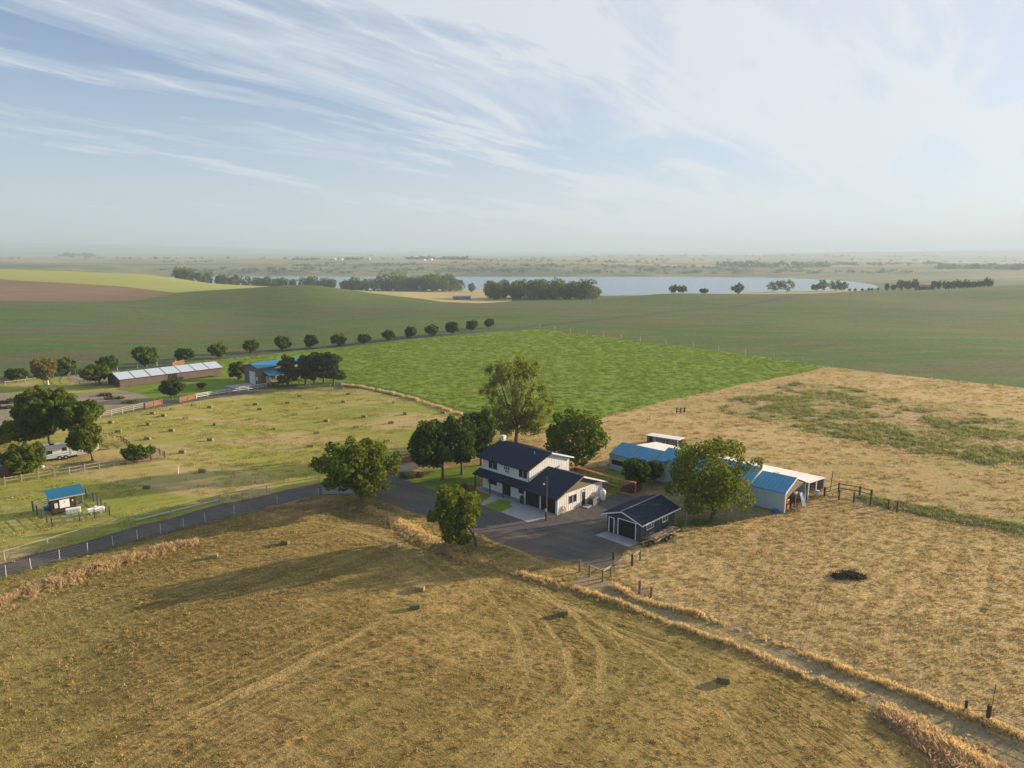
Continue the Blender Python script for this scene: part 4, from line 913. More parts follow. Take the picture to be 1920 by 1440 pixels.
# ------------------------------------------------------------ slate garage
def slate_garage():
    yaw = 2.37; t = empty('slate_garage', (16.34, 84.64, 0), yaw+math.pi, label='small slate-grey garage with white trim and black roll-up door', cat='garage')
    Wd, L = 5.39, 7.75; he, hr, oh, og = 2.55, 3.61, .52, .6; cx = -Wd/2; sl = (hr-he)/(Wd/2+oh)
    zr = lambda x: he+(min(-x, Wd+x)+oh)*sl-.12
    # x from -W to 0, y 0..L
    B(-Wd, -5.1, 0, .14, 0, 2.45).build('wall', GREYP, t); B(-4.2, -3.65, 0, .14, 0, 2.45).build('wall', GREYP, t); B(-.85, 0, 0, .14, 0, 2.45).build('wall', GREYP, t)
    MB().prism([(-Wd, 2.45), (0, 2.45), (0, zr(0)), (cx, zr(cx)), (-Wd, zr(-Wd))], 'y', 0, .14).build('gable', GREYP, t)
    B(-5.1, -4.2, 0, .14, 2.12, 2.45).build('wall', GREYP, t)
    B(-3.65, -.85, 0, .14, 2.3, 2.45).build('wall', GREYP, t)
    B(-.14, 0, .14, L-.14, 0, zr(0)).build('wall', GREYP, t); B(-Wd, -Wd+.14, .14, L-.14, 0, zr(-Wd)).build('wall', GREYP, t)
    MB().prism([(-Wd, 0), (0, 0), (0, zr(0)), (cx, zr(cx)), (-Wd, zr(-Wd))], 'y', L-.14, L).build('wall', GREYP, t)
    bt = MB(); battens(bt, 'y', .2, 1.0, 0, 0, zr(0), .4, .05, .02); battens(bt, 'y', 2.9, 4.5, 0, 0, zr(0)-.03, .4, .05, .02); battens(bt, 'y', 6.2, L-.1, 0, 0, zr(0)-.03, .4, .05, .02); bt.build('batten', GREYP, t, kind='stuff')
    rf = MB(); ez = he; r = rf.slab([(-Wd-oh, -og, ez), (cx, -og, hr), (cx, L+og, hr), (-Wd-oh, L+og, ez)], .1); rf.slab([(cx, -og, hr), (oh, -og, ez), (oh, L+og, ez), (cx, L+og, hr)], .1)
    ro = rf.build('roof', SHINGLE, t)
    sh = MB()
    for i in range(10):
        u = (i+.5)/10; x = oh+(cx-oh)*u; z = ez+(hr-ez)*u; sh.slab([(x, -og+.02, z+.01), (x, L+og-.02, z+.01), (x-.06, L+og-.02, z+.034), (x-.06, -og+.02, z+.034)], .02)
        x2 = -Wd-x; sh.slab([(x2, -og+.02, z+.01), (x2, L+og-.02, z+.01), (x2+.06, L+og-.02, z+.034), (x2+.06, -og+.02, z+.034)], .02)
    sh.build('shingle_course', SHINGLE, ro, kind='stuff')
    B(cx-.1, cx+.1, -og, L+og, hr-.01, hr+.035).build('ridge_cap', GREYM, ro)
    for sgn, a, b in ((0, -Wd-oh, cx), (1, cx, oh)):
        za, zb = (ez, hr) if not sgn else (hr, ez)
        MB().slab([(a, -og-.05, za-.06), (b, -og-.05, zb-.06), (b, -og, zb-.06), (a, -og, za-.06)], .16).build('barge_board', WTRIM, ro)
    B(oh, oh+.05, -og, L+og, ez-.2, ez-.03).build('fascia', WTRIM, ro)
    sectional_door(t, -3.55, -.95, .03, 2.2)
    fr = MB(); fr.box(-3.67, -3.55, -.04, .1, 0, 2.32); fr.box(-.95, -.83, -.04, .1, 0, 2.32); fr.box(-3.55, -.95, -.04, .1, 2.2, 2.32); fr.build('door_frame', WTRIM, t)
    d = B(-4.98, -4.32, .0, .05, 0, 2.0).build('side_door', DARK, t); MB().tube((-4.4, -.02, 1), (-4.4, -.02, 1.1), .02).build('handle', GALV, d)
    fr = MB(); fr.box(-5.1, -4.98, -.04, .1, 0, 2.12); fr.box(-4.32, -4.2, -.04, .1, 0, 2.12); fr.box(-4.98, -4.32, -.04, .1, 2.0, 2.12); fr.build('door_frame', WTRIM, t)
    window(t, 'y', 1.1, 2.7, 1.25, 2.3, 0, 1, trim=WTRIM, mull=2); window(t, 'y', 4.75, 6.05, 1.25, 2.3, 0, 1, trim=WTRIM, mull=1)
    return t
slate_garage()
def gar_pt(x, y, z=0):
    a = 2.37+math.pi; return (16.34+x*math.cos(a)-y*math.sin(a), 84.64+x*math.sin(a)+y*math.cos(a), z)
def lumber_trailer():
    t = empty('flat_trailer', gar_pt(1.3, 3.0), HA+.02, label='old flat trailer loaded with boards along the garage side wall', cat='trailer')
    for x in (-.75, .7): MB().bar((x, -3.0, .62), (x, 3.0, .62), .1, .14).build('side_rail', LUMB, t)
    for i in range(12): B(-.7, .65, -2.9+i*.5, -2.9+i*.5+.42, .66, .71).build('deck_plank', OLDW, t)
    MB().bar((0, -3.0, .6), (0, -4.2, .45), .1, .1).build('drawbar', RUST, t)
    MB().bar((.74, 1.2, .6), (.74, 2.6, .0), .08, .3).build('ramp', LUMB, t)
    for y in (-.6, .35):
        for x in (-.85, .82):
            w = MB().tube((x-.09, y, .36), (x+.09, y, .36), .36, n=16).build('wheel', TYRE, t); MB().tube((x-.1, y, .36), (x+.1, y, .36), .15, n=10).build('rim', GALV, w)
    g = random.Random(3)
    for i in range(7):
        x = -.5+g.random()*.9; B0 = MB().bar((x, -2.6+g.random()*.6, .76+.06*(i % 3)), (x+g.uniform(-.2, .2), 1.6+g.random(), .78+.06*(i % 3)), .16, .05).build('board', LUMB, t)
    t = empty('scrap_pile', gar_pt(.9, -.7), HA, label='heap of scrap boards and a barrel by the front corner of the slate garage', cat='scrap pile')
    MB().tube((-.35, .35, 0), (-.35, .35, .85), .28, n=14).build('barrel', RUST, t)
    for i in range(9):
        a = g.uniform(0, 3); MB().bar((g.uniform(-.3, .7), g.uniform(-.8, .3), .05+.08*i), (g.uniform(-.3, .7)+math.cos(a), g.uniform(-.8, .3)+math.sin(a)*.9, .1+.09*i), .14, .05).build('board', LUMB if i % 2 else BROWNW, t)
lumber_trailer()
# ------------------------------------------------------------ long blue barn
def blue_barn():
    yaw = 2.38; t = empty('blue_roofed_barn', (38.29, 95.08, 0), yaw+math.pi, label='long white metal barn with blue roof sections and a cream lean-to roof', cat='barn')
    # x: 0 (right end) to -30, y depth; three sections
    W1 = 7.3; W2 = 13.82; vr = 3.66
    def section(xa, xb, he, hr, name, door=False, left=False):
        sl = (hr-he)/(vr+.1)
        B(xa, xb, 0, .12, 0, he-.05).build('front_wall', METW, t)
        rib = MB()
        k = int((xb-xa)/.45)
        for i in range(k): rib.box(xa+.2+i*.45, xa+.26+i*.45, -.03, 0, .02, he-.08)
        rib.build('wall_rib', METW, t, kind='stuff')
        r = MB(); r.slab([(xa, -.15, he), (xb, -.15, he), (xb, vr, hr), (xa, vr, hr)], .06); o = r.build('blue_roof', BLUER, t)
        rb = MB(); k = int((xb-xa)/.6)
        for i in range(k+1):
            x = min(xb-.03, xa+.05+i*.6); rb.slab([(x-.025, -.15, he+.035), (x+.025, -.15, he+.035), (x+.025, vr, hr+.035), (x-.025, vr, hr+.035)], .03)
        rb.build('roof_rib', BLUER, o, kind='stuff')
        yb = W1 if name == 's3' else W1; zb = hr-(yb-vr)*sl
        r = MB(); r.slab([(xa, vr, hr), (xb, vr, hr), (xb, yb, zb), (xa, yb, zb)], .06); r.build('back_roof', WROOF, t)
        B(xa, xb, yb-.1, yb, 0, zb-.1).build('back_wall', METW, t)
        return zb
    zb1 = section(-30.1, -21.0, 2.69, 3.93, 's1'); zb2 = section(-21.0, -5.01, 3.43, 4.75, 's2'); zb3 = section(-5.01, .1, 2.88, 4.29, 's3')
    # step walls
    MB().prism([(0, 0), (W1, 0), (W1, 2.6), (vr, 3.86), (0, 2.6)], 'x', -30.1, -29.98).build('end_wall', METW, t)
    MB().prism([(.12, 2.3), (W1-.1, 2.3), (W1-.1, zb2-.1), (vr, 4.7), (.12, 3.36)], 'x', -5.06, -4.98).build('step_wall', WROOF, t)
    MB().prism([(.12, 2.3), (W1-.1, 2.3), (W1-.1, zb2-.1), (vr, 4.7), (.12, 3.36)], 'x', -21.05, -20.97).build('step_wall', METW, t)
    # eave trims and barge boards
    MB().slab([(.1, -.17, 2.92), (.2, -.17, 2.92), (.2, vr, 4.34), (.1, vr, 4.34)], .2).build('barge_board', WTRIM, t)
    MB().slab([(.1, vr, 4.34), (.2, vr, 4.34), (.2, W1, zb3+.05), (.1, W1, zb3+.05)], .2).build('barge_board', WTRIM, t)
    B(-.02, .14, -.04, .12, 0, 2.85).build('corner_post', WTRIM, t)
    # gable boarding over the open bay: slants down to the front corner
    MB().prism([(.12, 1.75), (2.3, 2.35), (W1-.15, 2.95), (W1-.1, zb3-.1), (vr, 4.22), (.12, 2.84)], 'x', 0, .06).build('gable', GABLE, t)
    MB().tube((.06, vr, 3.85), (.3, vr, 3.8), .09).build('flood_lamp', WTRIM, t)
    B(-.02, .12, W1-.12, W1+.02, 0, zb3-.05).build('corner_post', WTRIM, t)
    # translucent strips in the blue roof
    sl1 = (3.93-2.69)/(vr+.15)
    for x in (-26.8, -22.6):
        MB().slab([(x, .4, 2.74+.5*sl1), (x+.75, .4, 2.74+.5*sl1), (x+.75, vr-.05, 3.97), (x, vr-.05, 3.97)], .03).build('light_strip', BLUEL, t)
    sl2 = (4.75-3.43)/(vr+.15)
    for x in (-10.2, -16.0):
        MB().slab([(x, 1.2, 3.47+1.35*sl2), (x+.7, 1.2, 3.47+1.35*sl2), (x+.7, vr-.2, 4.79-.1), (x, vr-.2, 4.79-.1)], .03).build('light_strip', BLUEL, t)
    # opening low in the left front wall
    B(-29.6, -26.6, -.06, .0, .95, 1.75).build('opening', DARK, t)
    # door
    B(-19.5, -17.5, -.06, 0, 0, 2.4).build('sliding_door', METW, t)
    # cream lean-to
    r = MB(); r.slab([(-29.74, W1-.1, 2.75), (.6, W1-.1, 2.75), (.6, W2, 1.93+.1), (-29.74, W2, 1.93+.1)], .06); lo = r.build('lean_to_roof', WROOF, t)
    rb = MB()
    for i in range(50):
        x = -29.7+i*.6
        if x < .5: rb.slab([(x, W1-.05, 2.78), (x+.05, W1-.05, 2.78), (x+.05, W2, 2.06), (x, W2, 2.06)], .025)
    rb.build('roof_rib', WROOF, lo, kind='stuff')
    B(-5.6, -4.7, 9.4, 9.9, 2.62, 2.66).build('roof_hatch', WTRIM, lo)
    for y in (W1+.1, 10.4, W2-.1): B(.35, .5, y-.07, y+.07, 0, 2.75-(y-W1)*.11-.07).build('lean_to_post', WTRIM, t)
    B(-12, .3, W2-.08, W2, 0, 1.9).build('lean_to_back_wall', GREYM, t)
    B(-12.1, -12, W1, W2, 0, 2.0).build('lean_to_end_wall', GREYM, t)
    B(-12, .3, W1+.02, W1+.1, 0, 2.6).build('lean_to_inner_wall', DKBRN, t)
    B(-5, -4.9, .12, W1-.1, 0, 2.9).build('inner_wall', GREYM, t)
    for z in (.5, .9, 1.3): B(-.6, .35, 10.3, 10.4, z, z+.1).build('stall_rail', GALV, t)
    return t
BARN = blue_barn()
def barn_pt(x, y, z=0):
    a = 2.38+math.pi; return (38.29+x*math.cos(a)-y*math.sin(a), 95.08+x*math.sin(a)+y*math.cos(a), z)
def barn_things():
    A = 2.38+math.pi
    t = empty('tractor', barn_pt(-.6, 1.7), A+math.pi/2, label='old orange tractor parked in the open end bay of the barn', cat='tractor')
    B(-.35, .9, -.28, .28, .75, 1.25).build('hood', ORANGE, t, bevel=.05); B(-1.0, -.35, -.45, .45, .7, 1.0).build('platform', RUST, t)
    B(-.95, -.6, -.22, .22, 1.0, 1.12).build('seat', DARK, t); B(-1.0, -.95, -.22, .22, 1.1, 1.45).build('backrest', DARK, t)
    MB().tube((-.35, 0, 1.2), (-.5, 0, 1.5), .02).build('steering_column', DARK, t); MB().tube((-.5, 0, 1.48), (-.51, 0, 1.52), .2, n=14).build('steering_wheel', DARK, t)
    MB().tube((.5, .12, 1.2), (.5, .12, 1.85), .035).build('exhaust', RUST, t)
    for s in (-1, 1):
        w = MB().tube((-.75, s*.5, .6), (-.75, s*.78, .6), .6, n=18).build('rear_wheel', TYRE, t); MB().tube((-.75, s*.49, .6), (-.75, s*.79, .6), .3, n=12).build('rim', ORANGE, w)
        w = MB().tube((.65, s*.45, .33), (.65, s*.62, .33), .33, n=14).build('front_wheel', TYRE, t); MB().tube((.65, s*.44, .33), (.65, s*.63, .33), .15, n=10).build('rim', ORANGE, w)
        B(-1.1, -.35, s*.55-.16, s*.55+.16, 1.16, 1.22).build('fender', ORANGE, t)
    t = empty('leaning_sheet', barn_pt(.55, 3.9), A, label='white plastic sheet leaning out of the open barn bay', cat='panel'); MB().slab([(.6, 0, .05), (.9, .5, .05), (.1, .7, 2.0), (-.1, .2, 2.0)], .05).build('sheet', WTRIM, t)
    t = empty('brown_post_frame', barn_pt(.3, 3.0), A, label='rust-brown timber post with a head block in the barn opening', cat='post'); B(-.1, .1, -.1, .1, 0, 2.3).build('post', RUST, t); B(-.15, .15, -.4, .5, 2.1, 2.35).build('head_block', LUMB, t)
    t = empty('metal_gate', barn_pt(.9, 4.6), A+.25, label='silver tube gate draped with a blue tarpaulin at the barn opening', cat='gate')
    for z in (.3, .6, .9, 1.2, 1.5): MB().tube((0, 0, z), (0, 2.9, z), .03, n=6).build('rail', GALV, t)
    for y in (0, 1.45, 2.9): MB().tube((0, y, .25), (0, y, 1.55), .03, n=6).build('upright', GALV, t)
    B(-.06, .06, .3, 1.9, .75, 1.56).build('tarpaulin', BLUET, t)
    t = empty('scrap_pile', barn_pt(.9, 2.2), A, label='low clutter of boards and rods on the ground at the barn mouth', cat='scrap pile'); g = random.Random(8)
    for i in range(12):
        x, y = g.uniform(-.4, .5), g.uniform(-1.3, 1.3); a = g.uniform(0, 6); MB().bar((x, y, .05+.04*i % .5), (x+math.cos(a), y+math.sin(a), .12+.05*i % .5), .1, .04).build('board', random.choice([LUMB, RUST, OLDW]), t)
    t = empty('salt_block_stand', barn_pt(.7, 10.6), A, label='white barrel by the middle post of the cream lean-to', cat='barrel'); MB().tube((0, 0, 0), (0, 0, .8), .24, n=12).build('drum', WTRIM, t)
    for i, x in enumerate((-9.6, -8.4)):
        p = barn_pt(x, -2.4); t = empty('timber_post', p, 0, label=('left' if i == 0 else 'right')+' of the two dark stub posts in front of the barn wall', cat='post'); MB().box(-.16, .16, -.16, .16, -.1, 1.25).build('post', DKW, t)
    t = empty('water_trough', barn_pt(-11.6, -3.4), A, label='round grey stock tank beside the trunk of the big tree', cat='trough'); mb = MB(); mb.tube((0, 0, 0), (0, 0, .6), .95, 1.0, 18, False); mb.tube((0, 0, .5), (0, 0, .51), .94, .94, 18).build('tank', GALV, t)
    t = empty('blue_tub', barn_pt(-1.0, -.7), A, label='blue plastic tub at the foot of the barn front corner', cat='tub'); MB().tube((0, 0, 0), (0, 0, .35), .45, .5, 14).build('tub', BLUET, t)
barn_things()
# small open shed behind the barn
def open_shed():
    a = 2.55; t = empty('open_shed', (31.0, 128.5, 0), a+math.pi, label='small grey open-fronted shed in the tan pasture behind the barn', cat='shed')
    L, Wd = 6.2, 2.7
    B(-L, -L+.35, 0, .08, 0, 1.55).build('front_wall', GREYM, t); B(-5.1, -2.75, 0, .08, 0, 1.55).build('front_wall', GREYM, t); B(-2.0, 0, 0, .08, 0, 1.55).build('front_wall', GREYM, t)
    B(-5.85, -5.1, .02, .06, 1.4, 1.55).build('front_wall', GREYM, t); B(-2.75, -2.0, .02, .06, 1.3, 1.55).build('front_wall', GREYM, t)
    B(-L, 0, Wd-.08, Wd, 0, 1.4).build('back_wall', GREYM, t); B(-L, -L+.08, .08, Wd-.08, 0, 1.45).build('end_wall', GREYM, t)
    B(-.1, .02, -.06, .06, 0, 1.6).build('corner_post', WTRIM, t); B(-4.6, -4.5, -.05, 0, 0, 1.6).build('downpipe', WTRIM, t)
    MB().slab([(-L-.15, -.2, 1.68), (.3, -.2, 1.68), (.3, Wd+.2, 1.5), (-L-.15, Wd+.2, 1.5)], .08).build('roof', WROOF, t)
    B(-2.45, -2.35, -.02, .06, 0, 1.3).build('window_bar', WTRIM, t)
open_shed()
# cedar rail fence / arbour between house and barn
def arbour():
    p = [PZ(1066, 872, 2.05), PZ(1098, 880, 2.05), PZ(1130, 890, 2.05), PZ(1162, 899, 2.05), PZ(1192, 905, 2.05)]
    t = empty('cedar_arbour', (p[0].x, p[0].y, 0), 0, label='long fresh orange cedar top rail on posts behind the house', cat='fence')
    o = Vector((p[0].x, p[0].y, 0))
    for a, b in zip(p, p[1:]): MB().bar(a-o, b-o, .5, .10).build('top_plank', CEDAR, t)
    for q in p+[(p[1]+p[2])/2, (p[2]+p[3])/2]: MB().box(q.x-o.x-.1, q.x-o.x+.1, q.y-o.y-.1, q.y-o.y+.1, 0, 2.0).build('post', CEDAR, t)
    for a, b in zip(p, p[1:]):
        for z in (.6, 1.2): MB().bar((a.x-o.x, a.y-o.y, z), (b.x-o.x, b.y-o.y, z), .05, .14).build('rail', BROWNW, t)
arbour()
def patio():
    for i, (px, py, lab) in enumerate(((1133, 921, 'dark patio chair nearest the back corner of the house'), (1140, 917, 'second dark patio chair behind the house corner'))):
        t = empty('patio_chair', P(px, py), i*.9, label=lab, cat='chair')
        B(-.25, .25, -.25, .25, .4, .46).build('seat', GREYM, t); B(-.25, .25, .22, .27, .46, 1.0).build('backrest', GREYM, t)
        for x in (-.22, .22):
            for y in (-.22, .22): B(x-.02, x+.02, y-.02, y+.02, 0, .4).build('leg', DARK, t)
patio()
# flower bed at the lawn tip
t = empty('flower_shrub', P(770, 895), 0, label='pale green and rust-red shrubs at the left tip of the front lawn', cat='shrub')
c = leaf_blob([(0, 0, .35, .9, .5), (-1.4, .2, .3, .6, .4)], 700, .16, 4); c.data.materials.append(LEAFO); c.parent = t; c.name = 'foliage'
c = leaf_blob([(1.5, .3, .35, .7, .5)], 360, .16, 4); c.data.materials.append(RUST); c.parent = t; c.name = 'red_foliage'
t = empty('flower_shrub', house_pt(-16.6, -1.7), 0, label='dark red barberry bush below the left end of the porch', cat='shrub')
c = leaf_blob([(0, 0, .4, .8, .5), (-.9, .9, .4, .6, .4)], 500, .14, 4); c.data.materials.append(REDP); c.parent = t; c.name = 'foliage'
# ------------------------------------------------------------ long barn with roof lights
def roof_light_barn():
    yaw = .83; L, Wd, he, hr = 28.6, 9.06, 2.14, 3.47; L = 28.6
    t = empty('long_barn', (-106.5, 189.6, 0), yaw, label='long low brown barn with big pale translucent roof sheets', cat='barn')
    hm = Wd/2
    B(0, 12.6, 0, .15, 0, he).build('front_wall', BROWNM, t); B(15.2, L, 0, .15, 0, he).build('front_wall', BROWNM, t); B(12.6, 15.2, 0, .15, 1.9, he).build('front_wall', BROWNM, t)
    B(12.6, 15.2, .3, .36, 0, 1.9).build('doorway', DARK, t); B(0, L, Wd-.15, Wd, 0, he).build('back_wall', BROWNM, t)
    for x in (0, L-.15): MB().prism([(.15, 0), (Wd-.15, 0), (Wd-.15, he), (hm, hr-.1), (.15, he)], 'x', x, x+.15).build('end_wall', DKBRN, t)
    B(-.05, 0, 1.5, 3.2, 0, 1.9).build('end_door', REDP, t)
    rb = MB()
    for i in range(50): rb.box(.3+i*.56, .38+i*.56, -.03, 0, .05, he-.1)
    rb.build('wall_rib', BROWNM, t, kind='stuff')
    rf = MB(); rf.slab([(-.4, -.35, he+.02), (L+.4, -.35, he+.02), (L+.4, hm, hr), (-.4, hm, hr)], .08); rf.slab([(-.4, hm, hr), (L+.4, hm, hr), (L+.4, Wd+.35, he+.02), (-.4, Wd+.35, he+.02)], .08)
    ro = rf.build('roof', DKBRN, t); n = 7; w = (L+.6)/n
    for i in range(n):
        x0 = -.3+i*w+.14; x1 = x0+w-.28; MB().slab([(x0, -.3, he+.08), (x1, -.3, he+.08), (x1, hm-.12, hr+.03), (x0, hm-.12, hr+.03)], .05).build('roof_sheet', SKYL, ro)
    for i in range(n):
        x0 = -.3+i*w+.14; x1 = x0+w-.28; MB().slab([(x0, hm+.12, hr+.03), (x1, hm+.12, hr+.03), (x1, Wd+.3, he+.08), (x0, Wd+.3, he+.08)], .05).build('roof_sheet', SKYL, ro)
roof_light_barn()
def teal_barn():
    yaw = .92; t = empty('teal_roofed_barn', (-70.26, 193.55, 0), yaw, label='brown barn with teal roof, white overhead door and teal porch roof', cat='barn')
    L, Wd, he, hr = 17.0, 6.66, 4.67, 5.68; hm = Wd/2
    # x along ridge to the back right, y across; gable faces the viewer's left at x = 0
    MB().prism([(0, 0), (Wd, 0), (Wd, he-.05), (hm, hr-.1), (0, he-.05)], 'x', 0, .15).build('gable_wall', BROWNM, t)
    MB().prism([(0, 0), (Wd, 0), (Wd, he-.05), (hm, hr-.1), (0, he-.05)], 'x', L-.15, L).build('gable_wall', BROWNM, t)
    B(.15, L-.15, 0, .15, 0, he-.02).build('side_wall', GABLE, t); B(.15, L-.15, Wd-.15, Wd, 0, he-.02).build('side_wall', BROWNM, t)
    r = MB(); r.slab([(-.3, -.35, he), (L+.3, -.35, he), (L+.3, hm, hr), (-.3, hm, hr)], .08); r.slab([(-.3, hm, hr), (L+.3, hm, hr), (L+.3, Wd+.35, he), (-.3, Wd+.35, he)], .08); ro = r.build('roof', BLUER, t)
    rb = MB()
    for i in range(27): x = -.2+i*.65; rb.slab([(x, -.35, he+.03), (x+.05, -.35, he+.03), (x+.05, hm, hr+.03), (x, hm, hr+.03)], .03)
    rb.build('roof_rib', BLUER, ro, kind='stuff')
    d = B(-.06, 0, 1.35, 4.15, 0, 3.5).build('overhead_door', GREYPL, t)
    for i in range(5): B(-.085, -.062, 1.4, 4.1, .04+i*.7, .66+i*.7).build('door_panel', GREYPL, d)
    B(-.05, 0, .35, .8, 1.1, 2.1).build('window', WTRIM, t)
    r = MB(); r.slab([(1.4, -3.2, 2.6), (8.5, -3.2, 2.6), (8.5, -.02, 3.7), (1.4, -.02, 3.7)], .08); po = r.build('porch_roof', BLUER, t)
    for x in (1.6, 5.0, 8.3): B(x-.12, x+.12, -3.1, -2.86, 0, 2.5).build('porch_post', LUMB, t)
    B(2.4, 3.3, -.04, 0, 0, 2.1).build('door', GREYPL, t); B(4.2, 5.4, -.04, 0, .9, 2.0).build('window', GLASS, t)
    for i, (x, y) in enumerate(((1.9, -4.6), (3.6, -4.8), (5.2, -4.6))):
        k = empty('patio_bench', (0, 0, 0), 0, label=('left', 'middle', 'right')[i]+' rust-brown bench in front of the teal-roofed barn porch', cat='bench')
        c, s_ = math.cos(yaw), math.sin(yaw); k.location = (-70.26+x*c-y*s_, 193.55+x*s_+y*c, 0); k.rotation_euler.z = yaw
        B(-.7, .7, -.25, .25, .4, .46).build('seat', RUST, k); B(-.7, .7, .22, .27, .46, .95).build('backrest', RUST, k)
        for sx in (-.6, .6): B(sx-.05, sx+.05, -.22, .22, 0, .4).build('leg', RUST, k)
    B(-7, -.1, 0.2, 5.4, -.05, .03).build('slab', G_CONC, t)
teal_barn()
# ------------------------------------------------------------ pump house and its pen
def pump_house():
    yaw = .74; t = empty('pump_house', (-64.12, 94.09, 0), yaw, label='small dark brown pump house with bright teal ribbed metal roof', cat='shed')
    L, Wd = 3.9, 2.2
    B(0, L-.9, 0, .1, 0, 2.1).build('front_wall', DKBRN, t); B(0, .1, .1, Wd, 0, 2.3).build('end_wall', DKBRN, t); B(0, L-.9, Wd, Wd+.1, 0, 2.6).build('back_wall', DKBRN, t); B(L-1.0, L-.9, .1, Wd, 0, 2.3).build('end_wall', DKBRN, t)
    B(L-.12, L, 0, .12, 0, 2.2).build('porch_post', OLDW, t)
    he, hr = 2.36, 3.05; r = MB().slab([(-.3, -.35, he), (L+.25, -.35, he), (L+.25, Wd+.25, hr), (-.3, Wd+.25, hr)], .05).build('roof', TEAL, t)
    for i in range(17):
        x = -.24+i*.27; MB().slab([(x, -.35, he+.045), (x+.07, -.35, he+.045), (x+.07, Wd+.25, hr+.045), (x, Wd+.25, hr+.045)], .045).build('roof_rib', TEAL, r)
    B(-.3, L+.25, -.42, -.35, he-.16, he+.0).build('fascia', PALEW, r)
    B(.95, 2.15, -.1, 0, .75, 1.95).build('sign_board', WTRIM, t, bevel=.03); B(1.5, 1.62, -.12, -.1, 1.5, 1.65).build('sign_mark', DARK, t)
    B(.35, .75, -.1, 0, .9, 1.6).build('electric_box', GREYPL, t); B(2.5, 2.65, -.06, 0, 1.5, 1.7).build('lamp', WTRIM, t)
    c, s_ = math.cos(yaw), math.sin(yaw)
    def wp(x, y): return (-64.12+x*c-y*s_, 94.09+x*s_+y*c, 0)
    q = empty('white_cabinet', P(138, 962), yaw-.2, label='white ribbed cabinet lying in front of the pump house', cat='cabinet'); B(-.9, .9, -.35, .35, .05, .75).build('body', WTRIM, q, bevel=.03)
    for x in (-.6, -.2, .2, .6): B(x-.03, x+.03, -.38, -.35, .1, .7).build('rib', GREYPL, q)
    q = empty('propane_tank', P(180, 963), yaw-.05, label='white horizontal propane tank on feet right of the pump house', cat='tank')
    mb = MB(); mb.tube((-.95, 0, .62), (.95, 0, .62), .36, n=18, cap=False)
    for s in (-1, 1):
        for (a, ra), (b, rb_) in (((.95, .36), (1.08, .3)), ((1.08, .3), (1.16, .17)), ((1.16, .17), (1.19, .01))): mb.tube((s*a, 0, .62), (s*b, 0, .62), ra, rb_, 18, False)
    mb.build('shell', WTRIM, q, smooth=True); MB().tube((0, 0, .95), (0, 0, 1.14), .16, n=12).build('valve_hood', WTRIM, q)
    for s in (-.6, .6): B(s-.06, s+.06, -.25, .25, 0, .32).build('foot', WTRIM, q)
    q = empty('teal_trough', P(93, 955), yaw, label='teal water trough at the left side of the pump house', cat='trough'); B(-.7, .7, -.4, .4, 0, .55).build('tub', TEAL, q, bevel=.04)
    q = empty('garden_hose', P(151, 944), 0, label='coiled green hose beside the pump house porch', cat='hose'); mb = MB()
    for k in range(40):
        a, b = k*.5, (k+1)*.5; mb.tube((.4*math.cos(a), .4*math.sin(a), .04+k*.006), (.4*math.cos(b), .4*math.sin(b), .04+(k+1)*.006), .025, n=5, cap=False)
    mb.build('coil', TEAL, q)
pump_house()
# ------------------------------------------------------------ fences
def fence(name, label, pts, post_h, step, rails, pm, rm, pw=.14, rw=.05, rh=.12, cat='fence', posts='box', gap=0, round_rail=False, wires=0, top=None, group=None, ph_out=0, hog=False):
    """posts at every step along pts (ground points); rails: heights; wires: number of strands"""
    P3 = [Vector((p[0], p[1], h1(p[0], p[1]))) for p in pts]; o = P3[0].copy(); t = empty(name, o, 0, label=label, cat=cat, group=group)
    ps = []
    for a, b in zip(P3, P3[1:]):
        n = max(1, round((b-a).length/step))
        for i in range(n): q = a+(b-a)*(i/n); q.z = h1(q.x, q.y); ps.append((q, (b-a).normalized()))
    ps.append((P3[-1], (P3[-1]-P3[-2]).normalized()))
    me = None
    for q, d in ps:
        if me is None:
            po = (MB().box(-pw/2, pw/2, -pw/2, pw/2, -.1, post_h) if posts == 'box' else MB().tube((0, 0, -.1), (0, 0, post_h), pw/2, n=6)).build('post', pm, t); me = po.data
        else: po = bpy.data.objects.new('post', me); COL.objects.link(po); po.parent = t
        po.location = q-o+Vector((random.uniform(-.03, .03), random.uniform(-.03, .03), random.uniform(-.05, .05))); po.rotation_euler = (random.uniform(-.03, .03), random.uniform(-.03, .03), math.atan2(d.y, d.x))
    for (qa, _), (qb, _) in zip(ps, ps[1:]):
        for z in rails:
            a = qa-o+Vector((0, 0, z)); b = qb-o+Vector((0, 0, z)); (MB().tube(a, b, rh/2, n=6) if round_rail else MB().bar(a, b, rw, rh)).build('rail', rm, t)
    if wires:
        mb = MB()
        for (qa, _), (qb, _) in zip(ps, ps[1:]):
            for k in range(wires): z = post_h*(k+1)/(wires+.4); mb.tube(qa-o+Vector((0, 0, z)), qb-o+Vector((0, 0, z)), .012, n=3, cap=False)
        mb.build('wire', WIRE, t, kind='stuff')
    return t
F = F
fence('rail_fence', 'pale two-rail wooden fence in front of the camper, at the far left', pp((-40, 915), (10, 908), (73, 898), (103, 893)), 1.3, 2.6, (.55, 1.05), PALEW, PALEW, .15)
fence('rail_fence', 'pale two-rail fence running right from the camper to the brown corner', pp((103, 893), (131, 889), (187, 879), (240, 871), (258, 869)), 1.35, 2.4, (.55, 1.1), PALEW, PALEW, .15)
fence('rail_fence', 'brown three-rail fence corner at the end of the pale fence', pp((258, 869), (284, 864), (309, 859), (290, 849)), 1.3, 2.2, (.4, .75, 1.1), BROWNW, OLDW, .15)
